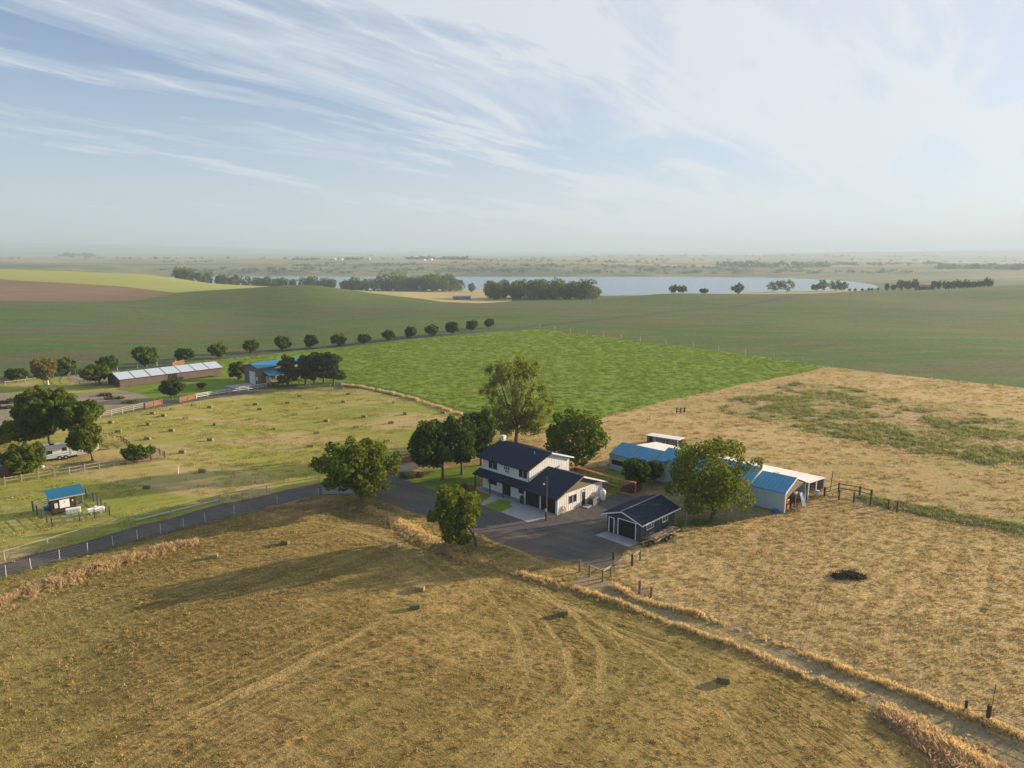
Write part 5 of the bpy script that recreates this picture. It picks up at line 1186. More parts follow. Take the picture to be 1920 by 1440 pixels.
fence('rail_fence', 'short brown rail panel above the rounded bush', pp((243, 839), (228, 829)), 1.25, 1.7, (.4, .75, 1.1), BROWNW, BROWNW, .15)
fence('rail_fence', 'pale fence with thin posts running up behind the right end camper tree', pp((228, 829), (190, 820)), 1.2, 2.4, (1.0,), PALEW, PALEW, .12)
fence('paddock_fence', 'pale rail fence along the lower side of the sandy arena', pp((188, 784), (230, 775), (271, 766)), 1.4, 3.0, (.5, .9, 1.3), PALEW, PALEW, .16)
def gate(label, a, b, h=1.35, m=GATEO, n=4, name='board_gate', cat='gate'):
    a = Vector((*a[:2], h1(*a[:2]))); b = Vector((*b[:2], h1(*b[:2]))); t = empty(name, a, 0, label=label, cat=cat); d = b-a
    for k in range(n): z = .25+(h-.35)*k/(n-1); MB().bar(Vector((0, 0, z)), d+Vector((0, 0, z)), .05, (h-.3)/n*.72).build('board', m, t)
    for q in (Vector((0, 0, 0)), d, d*.5): MB().box(q.x-.08, q.x+.08, q.y-.08, q.y+.08, 0, h+.05).build('upright', m, t)
gate('long orange-stained board gate left of the gravel entrance', P(273, 766), P(304, 759)); gate('orange-stained board gate right of the gravel entrance', P(337, 755), P(367, 748))
gate('brown board gate behind the long barn, beside the farm track', P(324, 688), P(345, 683), 1.5)
gate('cedar-orange rail gate where the driveway leaves for the meadow', P(751, 868), P(771, 865), 1.4, CEDAR, 3)
gate('grey tube gate half hidden under the broad maple by the road', P(603, 928), P(664, 927), 1.3, GALV, 5, 'tube_gate')
B(-.2, .2, -.2, .2, -.1, 1.5).build('brick_post', OLDW, None, label='thick grey gate post under the left side of the broad maple', cat='post').location = P(601, 928)
fence('paddock_fence', 'pale grey three-rail fence from the orange gate to the teal-roofed barn', pp((368, 748), (430, 737), (500, 727)), 1.35, 3.0, (.5, .9, 1.25), GALV, GREYPL, .14)
fence('mesh_fence', 'thin fence below the pines, ending at the pale panel', pp((500, 727), (560, 721), (640, 728)), 1.2, 4, (1.1,), OLDW, OLDW, .12, wires=3)
gate('pale grey panel at the foot of the last pine', P(626, 731), P(643, 730), 1.1, GREYM, 4, 'panel', 'panel')
fence('wire_fence', 'wire fence with thin grey posts on the near side of the gravel road', pp((-60, 1098), (12, 1081), (58, 1067), (112, 1051), (165, 1037), (212, 1024), (258, 1013), (301, 1001), (344, 990), (385, 979), (440, 965), (520, 945), (598, 931)), 1.35, 60, (), GREYPL, WIRE, .07, posts='tube', wires=4)
fence('top_rail_fence', 'low fence with a pale top rail on the far side of the gravel road', pp((-60, 1070), (10, 1052), (90, 1028), (180, 1002), (242, 985)), 1.3, 60, (1.28,), PALEW, PALEW, .12, wires=3, rh=.07)
fence('top_rail_fence', 'fence with pale rail continuing beside the irrigation pipe to the right', pp((242, 985), (320, 966), (412, 943), (500, 924), (598, 908)), 1.2, 60, (1.15,), PALEW, PALEW, .10, wires=3, rh=.06)
def pipe():
    a, b = P(254, 979), P(412, 940); t = empty('irrigation_pipe', a, 0, label='long pale aluminium irrigation pipe lying beside the road fence', cat='pipe')
    n = 4
    for i in range(n):
        p0 = (b-a)*(i/n); p1 = (b-a)*((i+1)/n-.004); MB().tube(p0+Vector((0, 0, .25)), p1+Vector((0, 0, .25)), .11, n=8).build('pipe_section', GALV, t)
        MB().tube(p0+Vector((0, 0, .3)), p0+Vector((0, 0, 1.0)), .025, n=6).build('riser', GALV, t); MB().tube(p0+Vector((0, 0, 1.0)), p0+Vector((0, 0, 1.12)), .06, n=6).build('sprinkler_head', WTRIM, t)
    a2 = (P(242, 975)-a)
pipe()
fence('pen_fence', 'dark pipe-rail pen around the pump house and white tank', pp((62, 958), (98, 988), (150, 977), (206, 967), (176, 940), (148, 926)), 1.4, 2.2, (.3, .6, .9, 1.2), DKBRN, GREYM, .12, rh=.07, round_rail=True)
fence('pen_fence', 'pipe-rail pen side to the left of the pump house', pp((62, 958), (92, 948)), 1.4, 1.8, (.3, .6, .9, 1.2), DKBRN, GREYM, .12, rh=.07, round_rail=True)
fence('corral_fence', 'dark wooden corral rails running right from the cream lean-to, back row', pp((1546, 932), (1573, 923), (1612, 930), (1633, 936)), 1.55, 3.4, (.7, 1.35), DKW, DKW, .22)
fence('corral_fence', 'long tube-rail corral fence ending at two dark posts, front row', pp((1546, 932), (1600, 942), (1665, 955), (1682, 959)), 1.55, 2.6, (.35, .65, .95, 1.25), DKW, GREYM, .2, rh=.05, round_rail=True)
fence('wire_fence', 'thin wire fence along the green weedy strip at the right', pp((1682, 959), (1760, 974), (1840, 990), (1920, 1006), (2040, 1030)), 1.4, 5, (), GREYM, WIRE, .06, posts='tube', wires=4)
fence('wire_fence', 'thin wire fence on the pasture side of the green strip', pp((1633, 936), (1700, 945), (1800, 958), (1920, 978), (2040, 1000)), 1.4, 6, (), GREYM, WIRE, .06, posts='tube', wires=4)
tag(MB().tube((0, 0, -.1), (0, 0, 3.0), .06, .05).build('tall_post', DKW), 'tall thin leaning pole behind the corral rails', 'pole').location = P(1557, 917); bpy.data.objects['tall_post'].rotation_euler = (0, .06, 0)
fence('wire_fence', 'row of pale posts along the far edge of the bright alfalfa field', pp((1012, 616), (1100, 628), (1200, 641), (1300, 653), (1450, 673), (1560, 690)), 2.2, 11, (), PALEW, WIRE, .28, wires=0)
fence('wire_fence', 'dark post fence between the tan pasture and the far crop field', pp((1560, 690), (1700, 706), (1920, 728)), 1.5, 8, (), GREYM, WIRE, .12, wires=3)
fence('wire_fence', 'post fence along the far track behind the long barn', pp((0, 716), (100, 706), (220, 694), (330, 683)), 1.4, 6, (), GREYPL, WIRE, .12, wires=3)
fence('track_rail_fence', 'white low rail between far track and left paddock', pp((10, 722), (85, 712)), 1.0, 6, (.9,), PALEW, PALEW, .12, rh=.12)
def pen():
    pts = [P(*q) for q in ((127, 712), (134, 703), (152, 698), (175, 699), (200, 705), (203, 714), (180, 721), (150, 722), (132, 718), (127, 712))]
    fence('round_pen', 'round sand training pen ringed by a low rail left of the long barn', pts, 1.4, 4, (.5, 1.0, 1.35), OLDW, OLDW, .1, rh=.08, cat='pen')
pen()
# wooden H-braces and posts round the yard corner
def posts_gate():
    q = {k: P(*v) for k, v in dict(a=(1087, 1073), b=(1105, 1081), c=(1130, 1091), d=(1145, 1081), e=(1185, 1061), f=(1200, 1051), g=(1150, 1049)).items()}
    t = empty('corner_brace', q['c'], 0, label='V-shaped wooden corner brace of three posts and two top rails beside the yard', cat='fence'); o = q['c']
    for k in 'bcd': p = q[k]-o; MB().tube(p+Vector((0, 0, -.1)), p+Vector((0, 0, 1.45)), .12, .11, 8).build('post', OLDW, t)
    for k in 'bd': p = q[k]-o; MB().bar(p+Vector((0, 0, 1.3)), Vector((0, 0, 1.3)), .14, .14).build('rail', PALEW, t); MB().tube(p+Vector((0, 0, .1)), Vector((0, 0, 1.2)), .015, n=4).build('brace_wire', WIRE, t)
    t = empty('timber_post', q['a'], 0, label='single grey post at the left end of the small yard gate', cat='post'); MB().tube((0, 0, -.1), (0, 0, 1.5), .13, .12, 8).build('post', OLDW, t)
    t = empty('tube_gate', q['a'], 0, label='low tube gate between the single grey post and the corner brace', cat='gate'); d = q['b']-q['a']
    for z in (.3, .6, .9, 1.1): MB().tube(d*.12+Vector((0, 0, z)), d*.9+Vector((0, 0, z)), .022, n=5).build('rail', GREYM, t)
    t = empty('post_brace', q['e'], 0, label='two dark posts joined by a top rail at the right side of the yard entrance', cat='fence'); d = q['f']-q['e']
    MB().tube((0, 0, -.1), (0, 0, 1.45), .14, .13, 8).build('post', DKW, t); MB().tube(d+Vector((0, 0, -.1)), d+Vector((0, 0, 1.4)), .13, .12, 8).build('post', OLDW, t); MB().bar((0, 0, 1.3), d+Vector((0, 0, 1.3)), .12, .12).build('rail', PALEW, t)
    MB().tube((0, 0, .15), d+Vector((0, 0, 1.2)), .03, n=5).build('brace', DKW, t)
    t = empty('timber_post', q['g'], 0, label='dark stub post behind the yard corner, by the concrete pad', cat='post'); MB().tube((0, 0, -.1), (0, 0, 1.0), .15, .14, 8).build('post', DKW, t)
    fence('wire_fence', 'short run of thin steel posts linking the two yard braces', [q['d'], P(1158, 1072), P(1171, 1066), q['e']], 1.3, 3, (), GREYM, WIRE, .05, posts='tube', wires=4)
    a, b = P(1199, 1113), P(1221, 1120)
    t = empty('timber_post', a, 0, label='taller of the two weathered posts at the start of the lane fence', cat='post'); MB().tube((0, 0, -.1), (0, 0, 1.5), .15, .14, 8).build('post', OLDW, t)
    MB().tube((0, 0, 1.2), (b-a)+Vector((0, 0, .2)), .03, n=5).build('brace', OLDW, t)
    t = empty('timber_post', b, 0, label='shorter weathered post at the start of the lane fence', cat='post'); MB().tube((0, 0, -.1), (0, 0, 1.2), .15, .14, 8).build('post', OLDW, t)
    fence('wire_fence', 'thin steel-post wire fence along the golden verge of the lane', [b]+pp((1300, 1150), (1400, 1187), (1500, 1224), (1600, 1262), (1700, 1297), (1810, 1336)), 1.25, 3.6, (), GREYM, WIRE, .045, posts='tube', wires=4)
    a, b = P(1810, 1336), P(1852, 1352)
    t = empty('timber_post', a, 0, label='short dark post in golden grass near the lower right corner', cat='post'); MB().tube((0, 0, -.1), (0, 0, 1.05), .12, .11, 8).build('post', DKW, t); MB().tube((0, 0, .25), (b-a)+Vector((0, 0, .9)), .035, n=5).build('brace', OLDW, t)
    t = empty('timber_post', b, 0, label='thick dark gate post near the lower right corner', cat='post'); MB().tube((0, 0, -.1), (0, 0, 1.4), .18, .17, 9).build('post', DKW, t)
    t = empty('steel_rod', b+Vector((.3, .25, 0)), 0, label='tall thin steel rod standing beside the thick gate post', cat='rod'); MB().tube((0, 0, -.1), (.15, 0, 3.0), .03, .025, 6).build('rod', DKW, t)
    fence('tube_gate', 'tube-rail gate running out of the picture at the lower right', [b+Vector((.3, -.1, 0))]+pp((1935, 1388), (2010, 1420)), 1.2, 2.2, (.25, .5, .75, 1.0, 1.2), GREYM, GREYM, .05, rh=.04, round_rail=True, cat='gate')
    p = P(1286, 985); t = empty('clothes_post', p, 0, label='thin pale pole standing in the grass right of the slate garage', cat='pole'); MB().tube((0, 0, -.1), (0, 0, 1.9), .035, n=6).build('pole', PALEW, t)
    p = P(334, 887); t = empty('marker_post', p, 0, label='short white marker post alone in the green meadow', cat='post'); MB().tube((0, 0, -.1), (.05, 0, 1.3), .09, n=8).build('post', WTRIM, t)
    p = P(80, 876); t = empty('white_bucket', p, 0, label='small white lid on the grass in front of the camper', cat='lid'); MB().tube((0, 0, 0), (0, 0, .3), .28, .25, 12).build('lid', WTRIM, t)
    for i, (px, py) in enumerate(((782, 957), (764, 949), (812, 966))):
        t = empty('marker_stake', P(px, py), 0, label=('middle', 'left', 'right')[i]+' of three thin stakes along the near edge of the driveway', cat='stake'); MB().tube((0, 0, 0), (0, 0, 1.4), .03, n=5).build('stake', GREYM, t)
    t = empty('rail_jump', P(1276, 774), .3, label='little dark wooden feeder rack alone in the tan pasture', cat='rack')
    for x in (-1, 0, 1): MB().box(x-.1, x+.1, -.1, .1, 0, 1.2).build('post', DKW, t)
    for z in (.4, .9): MB().bar((-1.2, 0, z), (1.2, 0, z), .08, .15).build('rail', DKW, t)
posts_gate()
# ------------------------------------------------------------ camper and pickup
def camper():
    a, b = P(76, 868), P(147, 858); yaw = math.atan2(b.y-a.y, b.x-a.x); L = 9.0; t = empty('camper_trailer', a, yaw, label='white travel trailer with dark windows parked under the left trees', cat='trailer')
    side = [(0, .5), (.0, 2.0), (.3, 2.5), (.8, 2.65), (8.0, 2.65), (8.7, 2.4), (9.0, 1.9), (9.0, 1.1), (7.4, .55)]
    MB().prism([(p[0], p[1]) for p in side], 'y', 0, 2.15).build('body', WTRIM, t)
    rt = MB().slab([(.7, .05, 2.70), (8.0, .05, 2.70), (8.0, 2.1, 2.70), (.7, 2.1, 2.70)], .04).build('roof', GREYPL, t)
    for x in (1.6, 4.0, 6.6): B(x, x+.7, .8, 1.4, 2.7, 2.9).build('roof_vent', DARK, rt)
    for (x0, x1, z0, z1) in ((1.0, 1.9, 1.35, 1.9), (3.4, 4.1, 1.6, 2.2), (6.2, 8.0, 1.3, 2.0)): B(x0, x1, -.03, 0, z0, z1).build('window', GLASS, t)
    d = B(4.6, 5.4, -.035, 0, .6, 2.35).build('door', WTRIM, t); B(4.75, 5.25, -.045, -.036, 1.7, 2.15).build('door_window', GLASS, d)
    st = MB()
    for (x0, z0, x1, z1) in ((.1, .95, 4.5, 1.2), (5.5, .95, 8.6, 1.2), (.3, .75, 4.4, .8), (5.5, .75, 7.4, .8)): st.bar((x0, -.02, z0), (x1, -.02, z1),   .02, .07)
    st.build('stripe', BLUER, t)
    B(4.75, 5.6, -.5, -.02, .35, .42).build('step', DARK, t); B(4.9, 5.5, -.03, 0, .3, .7).build('hatch', DARK, t)
    for x in (2.9, 3.8):
        w = MB().tube((x, -.04, .38), (x, .25, .38), .38, n=16).build('wheel', TYRE, t); MB().tube((x, -.06, .38), (x, -.04, .38), .18, n=10).build('rim', GALV, w)
    MB().bar((9.0, 1.2, .6), (10.2, 1.2, .5), .1, .12).build('hitch', DARK, t); MB().bar((7.2, .3, .1), (7.2, .3, 1.3), .1, .1).build('leg', DARK, t)
camper()
def pickup():
    t = empty('horse_trailer', P(17, 897), .12, label='dark red trailer with blue cover cut off by the left edge of the photo', cat='trailer')
    B(-5.2, 0, 0, 2.0, .5, 1.9).build('body', REDP, t, bevel=.05); B(-5.1, -.1, .1, 1.9, 1.92, 2.3).build('cover', GREYM, t, bevel=.05); B(-1.3, -.3, -.04, .0, 1.5, 1.85).build('window', BLUET, t)
    for x in (-3.4, -2.4):
        w = MB().tube((x, -.05, .36), (x, .2, .36), .36, n=14).build('wheel', TYRE, t); MB().tube((x, -.07, .36), (x, -.05, .36), .17, n=10).build('rim', GALV, w)
    MB().bar((0, 1, .5), (1.4, 1, .45), .1, .1).build('drawbar', DARK, t); MB().tube((1.3, 1, 0), (1.3, 1, .8), .05).build('jack', DARK, t)
pickup()
# ------------------------------------------------------------ hay bales
HAYT = mat('sun_dried_hay', (.30, .26, .10), .95, col2=(.20, .18, .06), nscale=5, bump=1, bscale=18, bdist=.05)
def bale(label, p, rz, m, k=1, group=None):
    t = empty('hay_bale', p, rz, label=label, cat='hay bale', group=group)
    bm = MB(); g = random.Random(int(p[0]*10)); nx, ny, nz = 6, 3, 3; L, Wd, Hh = 1.05*k, .55*k, .48*k
    bm.box(-L/2, L/2, -Wd/2, Wd/2, 0, Hh); b = bm.build('hay', m, t, bevel=.05*k)
    for y in (-.12, .12): MB().box(-L/2-.008, L/2+.008, y*k-.008, y*k+.008, -.0, Hh+.008).build('twine', PALEW, t)
    return t
FB = [(535, 1020, 'dark green bale left of the knoll crest, nearest the wispy verge'), (738, 1027, 'bale at the tip of the long tree shadow, below the golden verge'), (787, 1107, 'pale bale just above the darker one left of centre'),
      (778, 1141, 'dark green bale left of centre in the foreground, below a pale one'), (1055, 1153, 'dark bale below the yard corner posts in the foreground'), (1356, 1279, 'largest and nearest bale, right of centre in the foreground'),
      (400, 1046, 'pale bale with a long shadow close to the gravel road bank'), (275, 916, 'dark bale standing alone between pump house and gravel road'), (536, 1110, 'small clump-like bale in the shadow stripe on the left foreground')]
for i, (px, py, lab) in enumerate(FB): bale('hay '+lab if not lab.startswith('hay') else lab, P(px, py), [-.35, .9, -.2, .2, .1, -.3, .3, .1, .5][i], [HAYG, HAYM, HAYM, HAYG, HAYG, HAYG, HAYM, HAYG, HAYG][i], [1, 1, 1, 1, 1, 1.05, 1, 1, .5][i])
Z8 = [(10, 572), (515, 548), (468, 630), (210, 692), (1000, 635), (1110, 755), (1500, 745), (680, 785), (290, 828), (958, 848), (598, 895), (188, 955), (522, 1025), (918, 1038), (120, 1092), (138, 1298)]
Z3 = [(1375, 650), (1670, 695), (1000, 732), (1475, 670), (1340, 750), (1545, 805), (1065, 815), (1330, 880), (1640, 1000), (1745, 572), (1890, 595), (1895, 890), (1555, 610), (1820, 1172)]
Z4 = [(1150, 685), (1380, 675), (1180, 720), (1605, 712), (1435, 757), (1120, 792), (640, 788), (375, 830), (845, 700), (1462, 627), (1815, 610), (1785, 667), (1660, 805), (710, 688), (860, 830), (1300, 860)]
allb = [(560+a/5.538, 641+b/5.538) for a, b in Z8]+[(a/4.8, 641+b/4.8) for a, b in Z3]+[(180+a/3.84, 581+b/3.84) for a, b in Z4]
done = []; first = None
for q in allb:
    if any(abs(q[0]-d[0]) < 9 and abs(q[1]-d[1]) < 5 for d in done): continue
    done.append(q)
done.sort(key=lambda q: q[1]); nb = 6; rows = [done[i:i+nb] for i in range(0, len(done), nb)]
blabel = {}
for ri_, row in enumerate(rows):
    for ci, q in enumerate(sorted(row)): blabel[q] = f'hay bale in the green meadow, {ORD[ci]} from left within the {ORD[ri_]} farthest group of {len(row)}'
for q in done:
    p = P(*q)
    if first is None: first = bale(blabel[q], p, .1, HAYT, 1.0, 'hay bales in the green meadow')
    else: c = copy_tree(first); c.location = p; c.rotation_euler.z = random.uniform(-.7, .9); c.scale = (1.05, 1.1, 1.1); c['label'] = blabel[q]
# burn pile in the right paddock
def brush_pile():
    b = P(1590, 1082); t = empty('brush_pile', b, 0, label='low dark heap of brush in the dry paddock', cat='brush pile'); g = random.Random(2); mb = MB()
    for i in range(260):
        a, r = g.uniform(0, 6.28), abs(g.gauss(0, .9)); x, y = r*1.5*math.cos(a), r*.9*math.sin(a); z = max(0, .55-.25*r)*g.random(); d = Vector((g.uniform(-1, 1), g.uniform(-1, 1), g.uniform(-.1, .5)))*g.uniform(.3, .8)
        mb.tube((x, y, z), Vector((x, y, z+.05))+d, .03, .012, 4, False)
    mb.build('branches', DKPAV, t, kind='stuff')
    c = leaf_blob([(-1.2, 0, .15, .9, .2), (.3, .2, .2, 1.1, .32), (1.2, -.1, .15, .8, .22)], 900, .17, 8, 'leaves'); c.data.materials.append(DKPAV); c.parent = t
brush_pile()
def garden_lot():
    g = random.Random(4)
    for i, (px, py, lab) in enumerate(((118, 743, 'low grey-green brush heap in the sandy lot'), (190, 742, 'dark brush heap with a stump in the sandy lot'), (212, 748, 'long dark heap at the right of the sandy lot'), (240, 756, 'dark heap nearest the orange gate in the sandy lot'), (9, 756, 'dark log pile at the left edge of the sandy lot'), (2, 766, 'small stump near the left edge of the sandy lot'), (18, 751, 'little dark stump above the log pile'))):
        t = empty('brush_heap', P(px, py), 0, label=lab, cat='brush heap')
        c = leaf_blob([(g.uniform(-1, 1), 0, .3, 1.2, .5), (1.6, .2, .25, 1.0, .4)], 260, .35, 20+i, 'twigs'); c.data.materials.append(LEAFO if i % 3 == 0 else DKPAV); c.parent = t
        mb = MB()
        for _ in range(8): a = g.uniform(0, 6.28); mb.tube((g.uniform(-1, 1), g.uniform(-.6, .6), .1), (g.uniform(-1, 1)+math.cos(a), math.sin(a), .5), .08, .04, 5)
        mb.build('logs', DKBRN, t, kind='stuff')
garden_lot()
# ------------------------------------------------------------ grasses (uncountable): joined tuft meshes scattered by geometry nodes
def tuft(name, n, h, spread, w, m, seed, lean=.5):
    g = np.random.default_rng(seed); v = []; f = []
    for i in range(n):
        a = g.uniform(0, 6.283); r = spread*math.sqrt(g.random()); x, y = r*math.cos(a), r*math.sin(a); hh = h*g.uniform(.55, 1.15); la = g.uniform(0, 6.283); ll = hh*lean*g.uniform(.2, 1)
        wa = g.uniform(0, 3.14); dx, dy = w/2*math.cos(wa), w/2*math.sin(wa); k = len(v)
        v += [(x-dx, y-dy, -.02), (x+dx, y+dy, -.02), (x+dx*.8+ll*.45*math.cos(la), y+dy*.8+ll*.45*math.sin(la), hh*.62), (x+ll*math.cos(la), y+ll*math.sin(la), hh)]
        f += [(k, k+1, k+2, k+3)]
    me = bpy.data.meshes.new(name); me.from_pydata(v, [], f); me.materials.append(m); return me
def grass_mat(name, a, b, tr=.3, sc=.15):
    m = bpy.data.materials.new(name); m.use_nodes = True; nt = m.node_tree; N = nt.nodes; L = nt.links; N.clear()
    oi = N.new('ShaderNodeObjectInfo'); g = N.new('ShaderNodeNewGeometry'); t = N.new('ShaderNodeTexNoise'); t.inputs['Scale'].default_value = sc; t.inputs['Detail'].default_value = 3; L.new(g.outputs['Position'], t.inputs['Vector'])
    ad = N.new('ShaderNodeMath'); ad.operation = 'MULTIPLY_ADD'; L.new(oi.outputs['Random'], ad.inputs[0]); ad.inputs[1].default_value = .5; L.new(t.outputs[0], ad.inputs[2])
    r = N.new('ShaderNodeMapRange'); L.new(ad.outputs[0], r.inputs[0]); r.inputs[1].default_value = .45; r.inputs[2].default_value = 1.0
    mx = N.new('ShaderNodeMix'); mx.data_type = 'RGBA'; L.new(r.outputs[0], mx.inputs[0]); mx.inputs[6].default_value = (*a, 1); mx.inputs[7].default_value = (*b, 1)
    d = N.new('ShaderNodeBsdfDiffuse'); tl = N.new('ShaderNodeBsdfTranslucent'); ms = N.new('ShaderNodeMixShader'); ms.inputs[0].default_value = tr
    L.new(mx.outputs[2], d.inputs[0]); L.new(mx.outputs[2], tl.inputs[0]); L.new(d.outputs[0], ms.inputs[1]); L.new(tl.outputs[0], ms.inputs[2]); o = N.new('ShaderNodeOutputMaterial'); L.new(ms.outputs[0], o.inputs[0]); return m
def scatter(name, label, pts, meshes, smin, smax, cat='grass'):
    """points carrying a scale and a turn; geometry nodes put one tuft on each"""
    pts = np.asarray(pts, float); n = len(pts); z = hgt(pts[:, 0], pts[:, 1]); k = len(meshes); pick = rng.integers(0, k, n)
    me = bpy.data.meshes.new(name); me.from_pydata(np.column_stack([pts[:, 0], pts[:, 1], z]).tolist(), [], [])
    a = me.attributes.new('scl', 'FLOAT', 'POINT'); a.data.foreach_set('value', rng.uniform(smin, smax, n) if pts.shape[1] < 3 else rng.uniform(smin, smax, n)*pts[:, 2])
    a = me.attributes.new('turn', 'FLOAT', 'POINT'); a.data.foreach_set('value', rng.uniform(0, 6.283, n))
    a = me.attributes.new('kind_id', 'INT', 'POINT'); a.data.foreach_set('value', pick.astype(np.int32))
    o = bpy.data.objects.new(name, me); COL.objects.link(o); tag(o, label, cat, kind='stuff')
    ng = bpy.data.node_groups.new(name, 'GeometryNodeTree'); ng.interface.new_socket('Geometry', in_out='INPUT', socket_type='NodeSocketGeometry'); ng.interface.new_socket('Geometry', in_out='OUTPUT', socket_type='NodeSocketGeometry')
    N = ng.nodes; L = ng.links; gi = N.new('NodeGroupInput'); go = N.new('NodeGroupOutput'); m2p = N.new('GeometryNodeMeshToPoints'); L.new(gi.outputs[0], m2p.inputs[0])
    sc = N.new('GeometryNodeInputNamedAttribute'); sc.data_type = 'FLOAT'; sc.inputs[0].default_value = 'scl'; tu = N.new('GeometryNodeInputNamedAttribute'); tu.data_type = 'FLOAT'; tu.inputs[0].default_value = 'turn'
    kd = N.new('GeometryNodeInputNamedAttribute'); kd.data_type = 'INT'; kd.inputs[0].default_value = 'kind_id'
    cx = N.new('ShaderNodeCombineXYZ'); L.new(tu.outputs[0], cx.inputs[2]); jn = N.new('GeometryNodeJoinGeometry')
    for i, tm in enumerate(meshes):
        src = bpy.data.objects.new(name+'_blade', tm); oi = N.new('GeometryNodeObjectInfo'); oi.inputs['Object'].default_value = src
        cmp_ = N.new('FunctionNodeCompare'); cmp_.data_type = 'INT'; cmp_.operation = 'EQUAL'; L.new(kd.outputs[0], cmp_.inputs[2]); cmp_.inputs[3].default_value = i
        iop = N.new('GeometryNodeInstanceOnPoints'); L.new(m2p.outputs[0], iop.inputs['Points']); L.new(cmp_.outputs[0], iop.inputs['Selection']); L.new(oi.outputs['Geometry'], iop.inputs['Instance']); L.new(cx.outputs[0], iop.inputs['Rotation']); L.new(sc.outputs[0], iop.inputs['Scale'])
        L.new(iop.outputs[0], jn.inputs[0])
    L.new(jn.outputs[0], go.inputs[0]); md = o.modifiers.new('scatter', 'NODES'); md.node_group = ng
    return o
GM_ST = grass_mat('stubble_blades', (.64, .46, .19), (.40, .31, .11), .4, .3)
GM_PAD = grass_mat('paddock_blades', (.66, .48, .23), (.44, .35, .15), .4)
GM_GOLD = grass_mat('golden_blades', (.80, .60, .30), (.62, .49, .24), .5)
GM_PINK = grass_mat('russet_blades', (.66, .46, .28), (.52, .38, .21), .4)
GM_GRN = grass_mat('green_blades', (.15, .23, .04), (.26, .30, .08), .4)
GM_MEA = grass_mat('meadow_blades', (.34, .33, .07), (.48, .40, .14), .35)
def sample(poly, dens, near=0, far=400, clump=None, seed=1, edge=0):
    q = np.array(poly); g = np.random.default_rng(seed); x0, y0 = q.min(0); x1, y1 = q.max(0); x0 = max(x0, -150); x1 = min(x1, 150); y0 = max(y0, near); y1 = min(y1, far)
    n = int((x1-x0)*(y1-y0)*dens); p = np.column_stack([g.uniform(x0, x1, n), g.uniform(y0, y1, n)])
    vis = np.abs(p[:, 0]) < .80*p[:, 1]+8; p = p[vis]; p = p[inpoly(p, poly)]
    if clump: c = vnoise(p[:, 0], p[:, 1], clump[0], seed)*.6+vnoise(p[:, 0], p[:, 1], clump[0]*.35, seed+1)*.4; p = p[c > clump[1]+g.uniform(-.06, .06, len(p))]
    return p
st = [tuft('stubble_tuft', 12, .10, .20, .04, GM_ST, 1, 1.4), tuft('stubble_tuft', 12, .13, .16, .04, GM_ST, 2, 1.6), tuft('stubble_tuft', 14, .08, .26, .045, GM_ST, 3, 1.8)]
excl = [pl for k in ('wheel_rut', 'straw_windrow', 'gravel_road', 'grass_lane', 'meadow', 'paddock', 'tan_pasture', 'bare_yard', 'concrete_apron', 'concrete_pad', 'front_lawn', 'green_strip') for pl in POLY.get(k, [])]
def minus(p, polys):
    for pl in polys: p = p[~inpoly(p, pl)]
    return p
fore = minus(sample([(-110, 24), (90, 24), (110, 110), (-110, 110)], 3.6, 24, 110, (1.1, .33), 3), excl)
scatter('mown_stubble', 'short mown straw-coloured stubble over the foreground hay field', fore, st, .7, 1.5)
pt_ = [tuft('paddock_tuft', 14, .15, .24, .045, GM_PAD, 5, 1.6), tuft('paddock_tuft', 14, .18, .22, .045, GM_PAD, 6, 1.8), tuft('paddock_tuft', 16, .11, .32, .05, GM_PAD, 7, 2.0)]
pd = np.concatenate([sample(pl, 4.0, 30, 140, (1.0, .34), 9) for pl in POLY['paddock']])
scatter('paddock_grass', 'cropped pale gold tussocks covering the dry right-hand paddock', pd, pt_, .7, 1.5)
tn = np.concatenate([sample(pl, .7, 80, 230, (4, .40), 10) for pl in POLY['tan_pasture']])
scatter('pasture_grass', 'long bleached grass lying across the tan pasture behind the barn', tn, pt_, 1.2, 2.6)
wd = np.concatenate([sample(pl, 1.3, 80, 300, (6, .47), 11) for pl in POLY['weedy_patch']])
GM_WEED = grass_mat('weed_blades', (.19, .23, .06), (.32, .32, .11), .4)
gt = [tuft('weed_tuft', 20, .4, .5, .09, GM_WEED, 8, .9), tuft('weed_tuft', 18, .3, .6, .10, GM_WEED, 9, 1.0)]
scatter('green_weeds', 'patches of low green weeds in the tan pasture', wd, gt, .8, 1.8, 'weeds')
gs = np.concatenate([sample(pl, 5, 60, 200, None, 12) for pl in POLY['green_strip']])
scatter('green_strip_weeds', 'lush green weeds in the strip between the two right-hand fences', gs, gt, .7, 1.4, 'weeds')
alf = np.concatenate([sample(pl, .55, 100, 420, None, 13) for pl in POLY['alfalfa_field']])
GM_ALF = grass_mat('alfalfa_blades', (.18, .27, .035), (.26, .33, .05), .4, .05)
scatter('alfalfa_plants', 'leafy bright green alfalfa filling the irrigated field', alf, [tuft('alfalfa_tuft', 20, .3, .7, .14, GM_ALF, 8, .9)], .7, 1.4, 'crop')
mdw = np.concatenate([sample(pl, .8, 60, 230, (5, .48), 14) for pl in POLY['meadow']])
scatter('meadow_stubble', 'short green-gold regrowth in the mown meadow', mdw, [tuft('meadow_tuft', 16, .16, .5, .09, GM_MEA, 4, 1.2)], .8, 1.6)
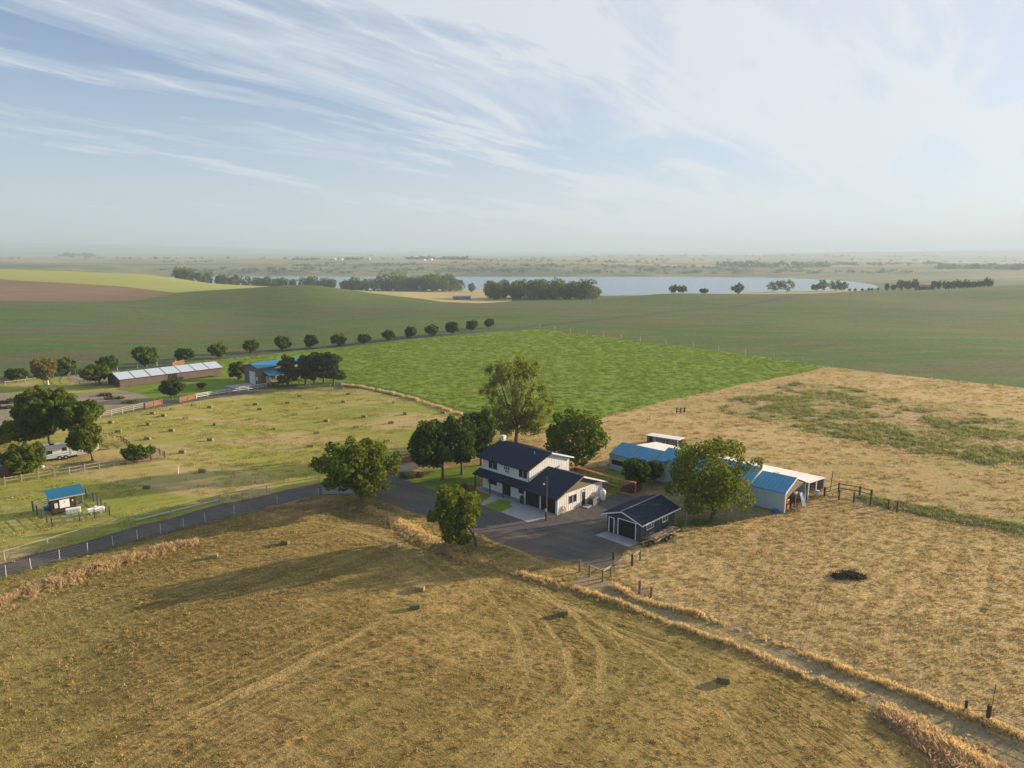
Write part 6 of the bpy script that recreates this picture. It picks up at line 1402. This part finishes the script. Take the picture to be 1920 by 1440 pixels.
def band(pts, w, n_per_m, seed, taper=None, clump=.42):
    g = np.random.default_rng(seed); out = []
    for i, (a, b) in enumerate(zip(pts, pts[1:])):
        a = np.array(a[:2]); b = np.array(b[:2]); L_ = np.linalg.norm(b-a); d = (b-a)/L_; nn = np.array([-d[1], d[0]])
        w0 = w if not isinstance(w, (list, tuple)) else w[i]; w1 = w if not isinstance(w, (list, tuple)) else w[i+1]
        n = int(L_*n_per_m*max(w0, w1)); t = g.random(n); s = np.clip(g.normal(0, .42, n), -1.3, 1.3)*(w0+(w1-w0)*t)
        p = a+np.outer(t*L_, d)+np.outer(s, nn); sz = 1.1-np.abs(s)/(w0+(w1-w0)*t+1e-6)*.7; out.append(np.column_stack([p, sz]))
    p = np.concatenate(out); c = vnoise(p[:, 0], p[:, 1], 1.3, seed)*.6+vnoise(p[:, 0], p[:, 1], 5.5, seed+2)*.4; p[:, 2] *= .35+1.25*c; return p[c > clump-.12+g.uniform(-.1, .1, len(p))]
gold = [tuft('golden_tuft', 26, .46, .26, .035, GM_GOLD, 21, .6), tuft('golden_tuft', 24, .54, .24, .035, GM_GOLD, 22, .7)]
pink = [tuft('russet_tuft', 26, .45, .3, .04, GM_PINK, 23, .7), tuft('russet_tuft', 24, .55, .28, .04, GM_PINK, 24, .8)]
V1 = pp((1150, 1098), (1195, 1127), (1300, 1153), (1400, 1189), (1500, 1225), (1600, 1263), (1700, 1298), (1800, 1338), (1920, 1386), (2040, 1440))
V2 = pp((690, 955), (740, 978), (800, 1012), (870, 1043), (960, 1073), (1060, 1098), (1150, 1128), (1250, 1168), (1400, 1220), (1500, 1262), (1620, 1313), (1700, 1352), (1780, 1402), (1850, 1450), (1930, 1530))
scatter('golden_verge_grass', 'tall golden grass along the fence side of the lane', band(V1, .95, 20, 31), gold, .6, 1.05)
scatter('golden_verge_grass', 'tall golden grass between the lane and the foreground field, from the yard trees', band(V2, [1.2, 2.2, 2.6, 2.2, 1.3, .9, .8, .7, .8, .9, 1.3, 2.0, 2.8, 3.2, 3.2], 18, 32), gold, .6, 1.1)
scatter('russet_grass', 'russet tall grass filling the lower right corner of the verge', band(pp((1650, 1335), (1740, 1385), (1820, 1440), (1880, 1500)), [1.2, 2.6, 3.6, 4], 16, 33), pink, .7, 1.3)
V3 = pp((-80, 1160), (0, 1128), (100, 1092), (200, 1062), (300, 1032), (370, 1018))
scatter('road_bank_grass', 'tall bleached russet grass on the bank below the gravel road', band(V3, [3.4, 3.4, 3.0, 2.4, 1.8, .8], 16, 34), pink+gold, .7, 1.2)
scatter('road_bank_grass', 'dry russet weeds on the knoll under the broad maple', band(pp((500, 955), (560, 950), (620, 948), (660, 958)), 1.6, 16, 35), pink, .5, .9)
scatter('field_edge_grass', 'tan weeds along the border of meadow and alfalfa field', band(pp((640, 722), (700, 730), (780, 750), (870, 780), (950, 803)), 1.0, 9, 36), gold, .9, 1.5)
scatter('road_edge_weeds', 'thin green weeds along the near edge of the gravel road', band(pp((-60, 1100), (12, 1083), (112, 1053), (212, 1026), (344, 992), (480, 960), (598, 932)), .8, 10, 37), gt, .25, .6, 'weeds')
scatter('garage_side_grass', 'green grass growing along the right side of the slate garage', band(pp((1205, 1022), (1240, 1005), (1280, 985), (1330, 975)), 1.5, 20, 38), [tuft('short_green_tuft', 18, .2, .3, .05, GM_GRN, 31, .8)], .7, 1.3)
